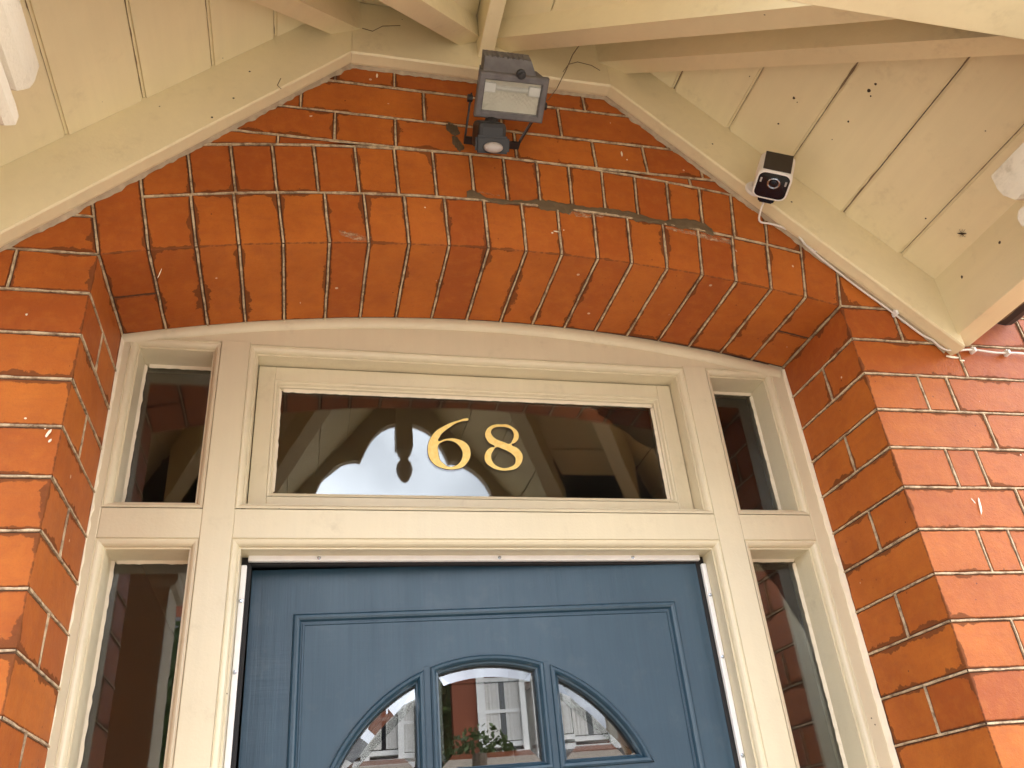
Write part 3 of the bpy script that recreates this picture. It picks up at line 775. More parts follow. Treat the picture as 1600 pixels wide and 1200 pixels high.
# --- boards fixed to the wall: two raking, one level
def wall_board(path, name):
    """path: list of (x, z of lower arris, z of top) with a chamfered lower edge"""
    bm = bmesh.new(); sec = [(-.040, 1), (-.040, 0.), (-.036, -.0025), (-.014, -.001), (-.001, .004)]
    rows_ = []
    for x, zl, zt in path:
        rows_.append([bm.verts.new((x, -.001, zt))]+[bm.verts.new((x, y, zt if h == 1 else zl+h)) for y, h in sec])
    n = len(rows_[0])
    for a, b in zip(rows_, rows_[1:]):
        for k in range(n): bm.faces.new((a[k], a[(k+1) % n], b[(k+1) % n], b[k]))
    bm.faces.new(rows_[0]); bm.faces.new(rows_[-1][::-1])
    cpart(name, bm, 'cream')
lo = lambda x: .765-abs(x); hi = lambda x: .940-abs(x)
for s in (-1, 1):
    wall_board([(s*.2625, .5015, .72), (s*.2625+s*.001, .5015, .72), (s*.87, lo(.87), hi(.87))] if s > 0 else [(-.87, lo(.87), hi(.87)), (-.2635, .5015, .72), (-.2625, .5015, .72)], 'wall_board')
wall_board([(-.2618, .5015, .72), (.2618, .5015, .72)], 'wall_board')
def ragged_strip(pts, w=.004, y=-.003):     # dirty ragged caulk where timber meets brick
    bm = bmesh.new(); rows_ = []
    for (x0, z0), (x1, z1) in zip(pts, pts[1:]):
        n = int(math.dist((x0, z0), (x1, z1))/.006); nn = Vector((-(z1-z0), x1-x0)).normalized()
        if nn.y > 0: nn = -nn
        for i in range(n+1):
            t = i/n; p = Vector((x0+(x1-x0)*t, z0+(z1-z0)*t)); ww = w*(1+1.6*noise.noise(Vector((p.x*70, p.y*70, 2))))
            ww = max(.0008, ww)
            rows_.append([bm.verts.new((p.x, -.010, p.y)), bm.verts.new((p.x+nn.x*ww*.6, -.005, p.y+nn.y*ww*.6)), bm.verts.new((p.x+nn.x*ww*1.5, -.0012, p.y+nn.y*ww*1.5))])
    for a, b in zip(rows_, rows_[1:]):
        for k in range(2): bm.faces.new((a[k], a[k+1], b[k+1], b[k]))
    return bm
e = .0015
cpart('caulking', ragged_strip([(-.86, lo(.86)+e), (-.2625, .5015+e), (.2625, .5015+e), (.86, lo(.86)+e)], .0022), 'putty_dirty')
# --- side soffits: boards running out from the wall, each its own piece
hipx = lambda ya: .274+.785*(ya-.04)
hipy = lambda x: .04+(x-.274)/.785
JX = [.274, .300, .403, .505, .607, .710, .807, .905, .965]
SOF = .914
for s in (-1, 1):
    for a, b in zip(JX[1:], JX[2:]):
        g = .0006; a_, b_ = a+g, b-g
        ya, yb = min(.66, hipy(a_)+.012), min(.66, hipy(b_)+.012)
        bm = bmesh.new(); dz = jit(.0012)
        p = [(s*a_, -.0405, SOF-a_+dz), (s*b_, -.0405, SOF-b_+dz), (s*b_, -yb, SOF-b_+dz), (s*a_, -ya, SOF-a_+dz)]
        # worn rounded arrises give the joint its dark line
        th = Vector((s*.013, 0, .013))
        slab(bm, p, th)
        bmesh.ops.recalc_face_normals(bm, faces=bm.faces[:])
        bmesh.ops.bevel(bm, geom=[ed for ed in bm.edges if abs((ed.verts[0].co-ed.verts[1].co).normalized().y) > .9], offset=.0042, segments=2, affect='EDGES')
        cpart('soffit_board', bm, 'cream_y')if 'cream_y' in MAT else cpart('soffit_board', bm, 'cream')
        # dirt packed in the joint
        bm = bmesh.new(); x = b; rows_ = []
        yend = min(.66, hipy(b))
        n = max(4, int((yend-.04)/.008))
        for i in range(n+1):
            y = -.0405-(yend-.0405)*i/n; w_ = max(.0001, .0004+.0018*noise.noise(Vector((x*31*s, y*38, 7)))+.0015*noise.noise(Vector((x*9, y*8, s*3))))
            up = .0026
            rows_.append([bm.verts.new((s*(x-w_)+s*up, y, SOF-x+w_+up)), bm.verts.new((s*(x+w_)+s*up, y, SOF-x-w_+up))])
        for r0, r1 in zip(rows_, rows_[1:]): bm.faces.new((r0[0], r0[1], r1[1], r1[0]))
        cpart('joint_dirt', bm, 'joint_brown')
# --- hips, valleys and ridge
HD = Vector((.785, -1, -.975))
for s in (-1, 1):
    d = Vector((s*HD.x, HD.y, HD.z))
    bm = bmesh.new(); p0 = Vector((s*.274, -.040, .555))-d*.02; p1 = Vector((s*.274, -.04, .555))+d*.505
    beam(bm, p0, p1, .044, .20, (0, 0, 1)); cpart('hip_rafter', bm, 'cream')
    bm = bmesh.new(); p0 = Vector((s*.023, -.040, .574))-d*.02; p1 = Vector((s*.023, -.04, .574))+d*.53
    beam(bm, p0, p1, .044, .085, (0, 0, 1)); cpart('valley_rafter', bm, 'cream')
bm = bmesh.new(); box(bm, (-.015, -.82, .530), (.015, -.0405, .640), .002); cpart('ridge_board', bm, 'cream')
# front slope strips between hip and valley, boarded level
for s in (-1, 1):
    ys = [.0405, .15, .26, .37, .48, .54]
    for a, b in zip(ys, ys[1:]):
        a_, b_ = a+.001, b-.001
        fz = lambda y: .690-.985*y
        p = [(s*(.023+.785*(a_-.04)), -a_, fz(a_)), (s*hipx(a_), -a_, fz(a_)), (s*hipx(b_), -b_, fz(b_)), (s*(.023+.785*(b_-.04)), -b_, fz(b_))]
        bm = bmesh.new(); slab(bm, p, (0, -.012, .012)); cpart('soffit_board', bm, 'cream_x')
# gablet soffits
GS = 1.242; gz = lambda x: .640-GS*x
for s in (-1, 1):
    xs = [.016, .10, .19, .28, .37, .425]
    for a, b in zip(xs, xs[1:]):
        a_, b_ = a+.001, b-.001
        y0 = lambda x: .0405 if x < .023 else min(.56, .04+(x-.03)/.785)
        p = [(s*a_, -y0(a_), gz(a_)), (s*b_, -y0(b_), gz(b_)), (s*b_, -.815, gz(b_)), (s*a_, -.815, gz(a_))]
        bm = bmesh.new(); slab(bm, p, (s*.014, 0, .012)); cpart('soffit_board', bm, 'cream')
# --- plates, eaves, posts
for s in (-1, 1):
    x0, x1 = sorted((s*.864, s*.918))
    bm = bmesh.new(); box(bm, (x0, -.66, -.080), (x1, -.0012, .075), .002); cpart('side_plate', bm, 'cream')
    x0, x1 = sorted((s*(.24 if s > 0 else .33), s*.97))
    bm = bmesh.new(); box(bm, (x0, -.72, .038), (x1, -.560, .056), .0015); cpart('eaves_soffit', bm, 'cream_x')
    x0, x1 = sorted((s*.47, s*.97))
    bm = bmesh.new(); box(bm, (x0, -.736, .010), (x1, -.7205, .12), .0015); cpart('fascia', bm, 'cream_x')
    # square post with a moulded cap
    px, py = s*.715, -.535
    bm = bmesh.new(); box(bm, (px-.0825, py-.0825, -2.44), (px+.0825, py+.0825, -.086), .006); cpart('post', bm, 'cream_old')
    bm = bmesh.new(); box(bm, (px+s*.04-.045, -.61, -.0845), (px+s*.04+.045, -.525, .0375), .004); cpart('post_neck', bm, 'cream_old')
    bm = bmesh.new()
    def ring(bm, prof):
        rows_ = []
        for o_, z in prof:
            r_ = .0825+o_; rows_.append([bm.verts.new((px+dx*r_, py+dy*r_, z)) for dx, dy in ((-1, -1), (1, -1), (1, 1), (-1, 1))])
        for a, b in zip(rows_, rows_[1:]):
            for k in range(4): bm.faces.new((a[k], a[(k+1) % 4], b[(k+1) % 4], b[k]))
        bm.faces.new(rows_[0][::-1]); bm.faces.new(rows_[-1])
    ring(bm, [(.001, -.195), (.012, -.192), (.0185, -.183), (.0190, -.170), (.0150, -.158), (.006, -.155)]); cpart('post_moulding', bm, 'cream_old')
    bm = bmesh.new()
    ring(bm, [(.005, -.145), (.0130, -.140), (.0205, -.126), (.0225, -.112), (.0225, -.088), (.020, -.085), (.004, -.083)]); cpart('post_moulding', bm, 'cream_old')
# --- black half round gutters outside the side plates
plain('gutter_black', (.018, .017, .018), .45)
for s in (-1, 1):
    bm = bmesh.new(); rows_ = []
    for y in (-.012, -.40, -.76):
        ring_ = []
        for rr, rng in ((.050, range(0, 11)), (.046, range(10, -1, -1))):
            for k in rng: a = math.pi+math.pi*k/10; ring_.append(bm.verts.new((s*1.018+rr*math.cos(a), y, .020+rr*math.sin(a))))
        rows_.append(ring_)
    n = len(rows_[0])
    for r0, r1 in zip(rows_, rows_[1:]):
        for k in range(n): bm.faces.new((r0[k], r0[(k+1) % n], r1[(k+1) % n], r1[k]))
    bm.faces.new(rows_[0]); bm.faces.new(rows_[-1][::-1])
    cpart('gutter', bm, 'gutter_black')
    bm = bmesh.new(); box(bm, (min(s*.92, s*1.07), -.73, .045), (max(s*.92, s*1.07), -.002, .062)); cpart('shading_overhang', bm, 'slate')  # unseen overhang added to shade the brick beside the canopy
# --- gable front: pierced bargeboards meeting at a pendant
edge = [(.028, .466), (.050, .461), (.073, .449), (.095, .428), (.113, .402), (.128, .372), (.138, .347), (.147, .324), (.160, .328), (.180, .325), (.205, .315), (.230, .298), (.252, .276), (.270, .250), (.282, .220), (.288, .185), (.291, .160), (.310, .140), (.35, .128), (.40, .122), (.46, .12)]
bt = lambda x: .74-GS*x
for s in (-1, 1):
    bm = bmesh.new(); y0, y1 = -.845, -.815
    up = [(x, max(bt(x), z+.035)) for x, z in edge]
    a0 = [bm.verts.new((s*x, y0, z)) for x, z in edge]; a1 = [bm.verts.new((s*x, y0, z)) for x, z in up]
    c0 = [bm.verts.new((s*x, y1, z)) for x, z in edge]; c1 = [bm.verts.new((s*x, y1, z)) for x, z in up]
    n = len(edge)
    for i in range(n-1):
        bm.faces.new((a0[i], a0[i+1], a1[i+1], a1[i])); bm.faces.new((c0[i], c1[i], c1[i+1], c0[i+1]))
        bm.faces.new((a0[i], c0[i], c0[i+1], a0[i+1])); bm.faces.new((a1[i], a1[i+1], c1[i+1], c1[i]))
    bm.faces.new((a0[0], a1[0], c1[0], c0[0])); bm.faces.new((a0[-1], c0[-1], c1[-1], a1[-1]))
    cpart('bargeboard', bm, 'cream_old')
bm = bmesh.new(); box(bm, (-.0275, -.858, .375), (.0275, -.802, .80), .003); cpart('pendant_post', bm, 'cream_old')
bm = bmesh.new(); lathe(bm, [(.028, .375), (.022, .355), (.014, .342), (.014, .336), (.024, .322), (.027, .303), (.022, .280), (.012, .262), (.003, .256)], (0, -.83, 0), 'Z', 18); cpart('pendant', bm, 'cream_old', True)
# --- unseen slated covering, added to keep the daylight out from above
bm = bmesh.new()
for s in (-1, 1):
    o_ = .03
    slab(bm, [(s*.03, .0, .96), (s*.975, .0, -.005+o_), (s*.975, -.73, -.005+o_), (s*.80, -.73, .17+o_), (s*.03, -.02, .96)], (0, 0, .03))
    slab(bm, [(s*.0, .0, .74), (s*.30, .0, .74), (s*.92, -.73, .062), (s*.50, -.73, .062)], (0, 0, .03))
    slab(bm, [(0, 0, .70), (s*.70, 0, .70-GS*.70), (s*.70, -.86, .70-GS*.70), (0, -.86, .70)], (0, 0, .03)) if False else None
    slab(bm, [(0, -.03, .685), (s*.50, -.60, .685-GS*.50), (s*.50, -.86, .685-GS*.50), (0, -.86, .685)], (0, 0, .03))
cpart('roof_slates', bm, 'slate')
# --- fly spots, nail heads and a crane fly
def spot(p, n, r, mat='grime', name='nail_head'):
    bm = bmesh.new(); n = Vector(n).normalized(); a = n.orthogonal().normalized(); b = n.cross(a); c = Vector(p)
    ring_ = [bm.verts.new(c+(a*math.cos(t*.7854)+b*math.sin(t*.7854))*r*(1+jit(.25))) for t in range(8)]; tip = bm.verts.new(c+n*r*.5)
    for k in range(8): bm.faces.new((ring_[k], ring_[(k+1) % 8], tip))
    cpart(name, bm, mat)
for x, y, z, r in [(.641, -.205, .273, .0026), (.639, -.275, .275, .0036), (.641, -.292, .273, .0026), (.645, -.269, .269, .002), (.564, -.118, .350, .0024), (.563, -.181, .351, .0032), (.570, -.178, .344, .0016), (.495, -.165, .419, .0026), (.799, -.136, .115, .0032), (.873, -.082, .041, .004)]:
    spot((x, y, SOF-x), (-.7, 0, -.7), r)
for x, y, z in [(-.490, -.05, .424), (-.66, -.074, .254)]: spot((x, y, SOF+x), (.7, 0, -.7), .0022)
for x, z in [(-.465, .335), (-.496, .282), (-.443, .409), (.46, .36), (.60, .22)]: spot((x, -.040, z), (0, -1, 0), .002)
for y in (-.10, -.20): spot((.864, y, .01), (-1, 0, 0), .003)
def crane_fly():
    b = bmesh.new(); c = Vector((.846, -.155, SOF-.846)); u = Vector((.5, -.6, -.5)).normalized(); v = Vector((-.4, -.7, .4)).normalized(); n = Vector((-.7, 0, -.7))*.002
    tube(b, [c-u*.008+n, c+n*1.5, c+u*.007+n], [.0006, .0018, .0008], 6)
    for k in (-1, 0, 1):
        tube(b, [c+n, c+v*.005+u*.003*k+n*1.5, c+v*.008+u*.005*k], .0003, 4); tube(b, [c+n, c-v*.005+u*.003*k+n*1.5, c-v*.008+u*.005*k], .0003, 4)
    o = link('crane_fly', b, 'grime'); o.location = (XC, 0, Z0)
    tag(o, 'tiny dark crane fly resting on the right hand soffit board', 'insect')
crane_fly()

# ================================================================== floodlight with movement sensor
def floodlight():
    root = empty('floodlight', (.0, -.0, Z0+.36))
    tag(root, 'grey halogen floodlight with black movement sensor above the arch', 'floodlight')
    def part(name, bm, mat, m=None, parent=None, smooth=False):
        if m is not None: bmesh.ops.transform(bm, matrix=m, verts=bm.verts[:])
        return link(name, bm, mat, parent or root, smooth)
    # lamp head: local frame with front face in XZ, looking along -Y
    hm = Matrix.Translation((FLX, FLY, FLZ)) @ Matrix.Rotation(R(FLYAW), 4, 'Z') @ Matrix.Rotation(R(FLPITCH), 4, 'X') @ Matrix.Rotation(R(FLROLL), 4, 'Y')
    w, h = .0640, .0405
    # frame ring
    bm = bmesh.new()
    loop_profile(bm, rect(-w, w, -h, h), [(.004, .020), (0, .016), (0, .003), (.003, 0), (.010, 0), (.0125, .004), (.0125, .012)])
    part('bezel', bm, 'lamp_metal', hm)
    # body, tapering backwards, top clip sloping forward
    bm = bmesh.new()
    v0 = [bm.verts.new(p) for p in ((-w+.004, .018, -h+.004), (w-.004, .018, -h+.004), (w-.004, .018, h-.004), (-w+.004, .018, h-.004))]
    v1 = [bm.verts.new(p) for p in ((-w+.010, .060, -h+.020), (w-.010, .060, -h+.020), (w-.010, .075, h-.008), (-w+.010, .075, h-.008))]
    for k in range(4): bm.faces.new((v0[k], v0[(k+1) % 4], v1[(k+1) % 4], v1[k]))
    bm.faces.new(v0[::-1]); bm.faces.new(v1)
    part('housing', bm, 'lamp_metal', hm)
    bm = bmesh.new()          # hinged top clip standing above the bezel
    slab(bm, [(-w+.008, .012, h-.002), (w-.022, .012, h-.002), (w-.032, .030, h+.020), (-w+.010, .030, h+.020)], (0, .035, .002))
    part('top_clip', bm, 'lamp_metal', hm)
    for k in range(8):       # cooling ribs on the clip
        x = -w+.016+k*.0095
        bm = bmesh.new(); box(bm, (x, .030, h+.018), (x+.005, .066, h+.0222), .0006); part('cooling_rib', bm, 'lamp_metal', hm)
    bm = bmesh.new(); lathe(bm, [(.0085, .004), (.0085, -.004), (.005, -.005), (.005, -.010), (.001, -.0105)], (.010, 0, h+.004), 'Y', 14); part('clip_screw', bm, 'black_plastic', hm)
    # reflector bowl with dimples
    bm = bmesh.new(); nx, nz = 44, 28; rows_ = []
    for i in range(nx+1):
        rr = []
        for k in range(nz+1):
            x = -w+.012+(2*w-.024)*i/nx; z = -h+.012+(2*h-.024)*k/nz
            t = max(abs(x)/(w-.012), abs(z)/(h-.012)); y = .0095+.0055*(1-t**2)+.0011*math.sin(i*math.pi/2)*math.sin((k+(i//4 % 2))*math.pi/2)*(1-t*.5)
            rr.append(bm.verts.new((x, y, z)))
        rows_.append(rr)
    for i in range(nx):
        for k in range(nz): bm.faces.new((rows_[i][k], rows_[i+1][k], rows_[i+1][k+1], rows_[i][k+1]))
    part('reflector', bm, 'reflector', hm)
    bm = bmesh.new(); tube(bm, [(-.034, .014, h-.028), (.034, .014, h-.028)], .005, 10); part('halogen_tube', bm, 'bulb_white', hm)
    for s in (-1, 1):
        bm = bmesh.new(); box(bm, (s*.042-.012, .006, h-.036), (s*.042+.012, .016, h-.018), .002); part('lamp_holder', bm, 'bulb_white', hm)
    bm = bmesh.new(); box(bm, (-w+.0125, .0045, -h+.0125), (w-.0125, .0065, h-.0125)); part('front_glass', bm, 'lamp_glass', hm)
    # U bracket from the wall box
    a0 = hm @ Vector((-w-.003, .035, -.018)); a1 = hm @ Vector((w+.003, .035, -.018))
    bm = bmesh.new()
    bz = -.045
    for s, a in ((-1, a0), (1, a1)):
        q0 = Vector((s*.050-.012, -.030, bz-.004)); d = (a-q0)
        slab(bm, [q0+Vector((0, -.008, 0)), q0+Vector((0, .008, 0)), a+Vector((0, .008, .006)), a+Vector((0, -.008, .006))], (s*.003, 0, 0))
    box(bm, (-.065, -.037, bz-.010), (.041, -.020, bz-.0065))
    part('bracket', bm, 'black_plastic')
    bm = bmesh.new(); lathe(bm, [(.009, -.001), (.009, -.02), (.007, -.030)], (-.012, 0, bz), 'Y', 12); part('wall_spigot', bm, 'black_plastic')
    for a, s in ((a0, -1), (a1, 1)):
        bm = bmesh.new(); tube(bm, [a-Vector((s*.001, 0, 0)), a+Vector((s*.008, 0, 0))], .007, 10); part('pivot_knob', bm, 'black_plastic')
    # movement sensor under the head
    sm = Matrix.Translation((SNX, SNY, SNZ)) @ Matrix.Rotation(R(-4), 4, 'Y') @ Matrix.Rotation(R(52), 4, 'X')
    bm = bmesh.new(); box(bm, (-.026, -.026, -.022), (.026, .030, .026), .008); sens = part('sensor_body', bm, 'black_plastic', sm)
    bm = bmesh.new(); slab(bm, [(-.031, -.036, -.026), (.031, -.036, -.026), (.031, -.030, .004), (-.031, -.030, .004)], (0, .014, 0))
    bmesh.ops.recalc_face_normals(bm, faces=bm.faces[:]); bmesh.ops.bevel(bm, geom=bm.edges[:], offset=.004, segments=2, affect='EDGES'); part('sensor_hood', bm, 'black_plastic', sm)
    bm = bmesh.new(); lathe(bm, [(.020, .0), (.019, -.007), (.014, -.013), (.006, -.0165), (.001, -.017)], (0, 0, 0), 'Y', 20)
    bmesh.ops.transform(bm, matrix=Matrix.Translation((0, -.0345, -.015)) @ Matrix.Diagonal((.9, .7, .48, 1)), verts=bm.verts[:]); part('sensor_lens', bm, 'sensor_lens', sm, None, True)
    bm = bmesh.new(); tube(bm, [sm @ Vector((0, .02, .01)), hm @ Vector((-.020, .030, -h+.004))], .012, 12); part('sensor_neck', bm, 'black_plastic')
FLX, FLY, FLZ, FLPITCH, FLYAW, FLROLL = .008, -.118, -.032, 67, -1, 0
SNX, SNY, SNZ = -.030, -.076, -.090
floodlight()

# ================================================================== small security camera on the right raking board
def security_camera():
    root = empty('security_camera', (.52, -.04, Z0+.24))
    tag(root, 'small white security camera with black face on the right raking board', 'camera')
    m = Matrix.Translation(SCP) @ Matrix.Rotation(R(SCTILT), 4, 'Y') @ Matrix.Rotation(R(SCYAW), 4, 'Z') @ Matrix.Rotation(R(SCPITCH), 4, 'X') @ Matrix.Rotation(R(SCROLL), 4, 'Y') @ Matrix.Scale(1.25, 4)
    def part(name, bm, mat, mm=m, smooth=False):
        bmesh.ops.transform(bm, matrix=mm, verts=bm.verts[:]); return link(name, bm, mat, root, smooth)
    def rrect(w, h, r, n=6):
        out = []
        for cx_, cz_, a0 in ((w-r, h-r, 0), (-w+r, h-r, 90), (-w+r, -h+r, 180), (w-r, -h+r, 270)):
            for k in range(n+1): a = R(a0+90*k/n); out.append((cx_+r*math.cos(a), cz_+r*math.sin(a)))
        return out
    w = .0262; poly = rrect(w, w, .013)
    bm = bmesh.new(); loop_profile(bm, poly, [(.006, .050), (.002, .049), (0, .046), (0, .003), (.0006, .0006), (.0018, 0), (.0030, .0002), (.0030, .003)])
    bmesh.ops.contextual_create(bm, geom=[v for v in bm.verts if abs(v.co.y-.050) < 1e-5]); part('shell', bm, 'camera_white')
    bm = bmesh.new(); pf = offset_poly(poly, .0026); a = [bm.verts.new((x, .0009, z)) for x, z in pf]; b = [bm.verts.new((x, .004, z)) for x, z in pf]; bm.faces.new(a); bm.faces.new(b[::-1])
    for k in range(len(a)): bm.faces.new((a[k], b[k], b[(k+1) % len(a)], a[(k+1) % len(a)]))
    part('face_panel', bm, 'camera_black')
    bm = bmesh.new(); lathe(bm, [(.0098, .0012), (.0098, -.0004), (.0086, -.0010), (.0072, -.0004), (.0066, .0006)], (.001, 0, .0058), 'Y', 28); part('lens_ring', bm, 'chrome')
    bm = bmesh.new(); lathe(bm, [(.0066, .0), (.0055, -.0010), (.003, -.0018), (.0004, -.0020)], (.001, 0, .0058), 'Y', 20); part('lens', bm, 'camera_black', smooth=True)
    for s in (-1, 1):
        bm = bmesh.new(); box(bm, (s*.0185-.0014, .0001, .0040), (s*.0185+.0014, .0012, .0125), .0007); part('led', bm, 'sensor_lens')
    bm = bmesh.new(); slab(bm, [(-.0205, .004, w+.0002), (.0205, .004, w+.0002), (.0205, .045, w+.0002), (-.0205, .045, w+.0002)], (0, 0, .0011)); part('top_panel', bm, 'camera_panel')
    bm = bmesh.new(); slab(bm, [(-.016, .008, -w-.0002), (.014, .008, -w-.0002), (.010, .006, -w-.013), (-.012, .006, -w-.013)], (0, .022, 0))
    bmesh.ops.recalc_face_normals(bm, faces=bm.faces[:]); bmesh.ops.bevel(bm, geom=bm.edges[:], offset=.002, segments=2, affect='EDGES'); part('cable_boot', bm, 'camera_black')
    # ball mount fixed to the board
    c = m @ Vector((-.012, .047, -.004)); t_ = Vector((SCP[0]+.004, -.0005, c.z-.012))
    bm = bmesh.new(); tube(bm, [c, t_], [.008, .009], 14); part('mount_stem', bm, 'camera_white', Matrix(), True)
    bm = bmesh.new(); lathe(bm, [(.017, .0), (.0185, -.003), (.017, -.007), (.009, -.009)], (t_.x, 0.0, t_.z), 'Y', 24); part('mount_plate', bm, 'camera_white', Matrix())
    return Vector((.52, -.04, .24)) + (m @ Vector((-.002, .018, -.0385)))
SCP = (-.015, -.060, -.046); SCPITCH, SCYAW, SCROLL, SCTILT = 89, -12.5, 0, 22.7
CABLE_START = security_camera()
# --- its cable, clipped along the raking board and away over the pier
def cables():
    bm = bmesh.new()
    c0 = CABLE_START
    pts = [tuple(c0), (c0.x*.5+.524*.5-.004, c0.y*.45-.006, c0.z*.5+.19*.5-.004), (.524, -.012, .187), (.549, -.010, .185), (.576, -.009, .178), (.602, -.007, .160), (.624, -.007, .127), (.661, -.006, .086), (.705, -.0065, .039), (.752, -.006, -.005), (.801, -.007, -.058), (.822, -.009, -.074), (.831, -.010, -.088), (.843, -.012, -.097), (.873, -.012, -.0955), (.907, -.010, -.0915), (.962, -.008, -.094), (1.006, -.008, -.092), (1.10, -.008, -.094), (1.3, -.008, -.093)]
    # smooth
    vp = [Vector((x, y, z+Z0)) for x, y, z in pts]; fine = []
    for i in range(len(vp)-1):
        p0, p1, p2, p3 = vp[max(0, i-1)], vp[i], vp[i+1], vp[min(len(vp)-1, i+2)]
        for k in range(5):
            t = k/5; fine.append(.5*((2*p1)+(-p0+p2)*t+(2*p0-5*p1+4*p2-p3)*t*t+(-p0+3*p1-3*p2+p3)*t**3))
    fine.append(vp[-1]); tube(bm, fine, .0021, 7)
    root = tag(link('camera_cable', bm, 'cable', smooth=True), 'thin pale cable clipped along the lower edge of the right raking board', 'cable')
    for x, z in ((.762, -.015), (.907, -.0915), (.985, -.093)):
        bm = bmesh.new(); box(bm, (x-.003, -.0145, Z0+z-.005), (x+.003, -.001, Z0+z+.004), .001); tube(bm, [(x, -.001, Z0+z+.006), (x, -.010, Z0+z+.006)], .0018, 6); link('cable_clip', bm, 'white_plastic', root)
    bm = bmesh.new(); P = [(.598, -.014, .172), (.601, -.016, .150), (.603, -.020, .131), (.609, -.026, .115), (.615, -.030, .104)]
    for (x0, y0, z0), (x1, y1, z1) in zip(P, P[1:]):
        slab(bm, [(x0-.003, y0, Z0+z0), (x0+.003, y0, Z0+z0), (x1+.0026, y1, Z0+z1), (x1-.0026, y1, Z0+z1)], (0, .0012, 0))
    box(bm, (.592, -.018, Z0+.166), (.606, -.004, Z0+.176), .0015)
    tag(link('cable_tie', bm, 'white_plastic'), 'pale plastic tie hanging from the cable below the security camera', 'cable tie')
    # bell wire and old cobwebs under the rafters
    bm = bmesh.new(); w0 = [(.155, -.165, .475), (.160, -.120, .505), (.155, -.090, .512), (.150, -.060, .505), (.135, -.030, .480), (.118, -.012, .462)]
    tube(bm, [(x, y, z+Z0) for x, y, z in w0], .0009, 5)
    tag(link('bell_wire', bm, 'web', smooth=True), 'fine brown wire hanging beside the floodlight from the rafter', 'wire')
    for pts_ in ([(.150, -.0415, .520), (.165, -.042, .545), (.185, -.043, .555), (.215, -.043, .550), (.232, -.0425, .538)], [(-.255, -.042, .57), (-.235, -.042, .565), (-.215, -.042, .585), (-.18, -.042, .594)], [(-.40, -.0405, .40), (-.405, -.041, .38), (-.398, -.0405, .372)]):
        bm = bmesh.new(); tube(bm, [(x-XC, y, z) for x, y, z in pts_], .0007, 5); cpart('cobweb', bm, 'web')
cables()

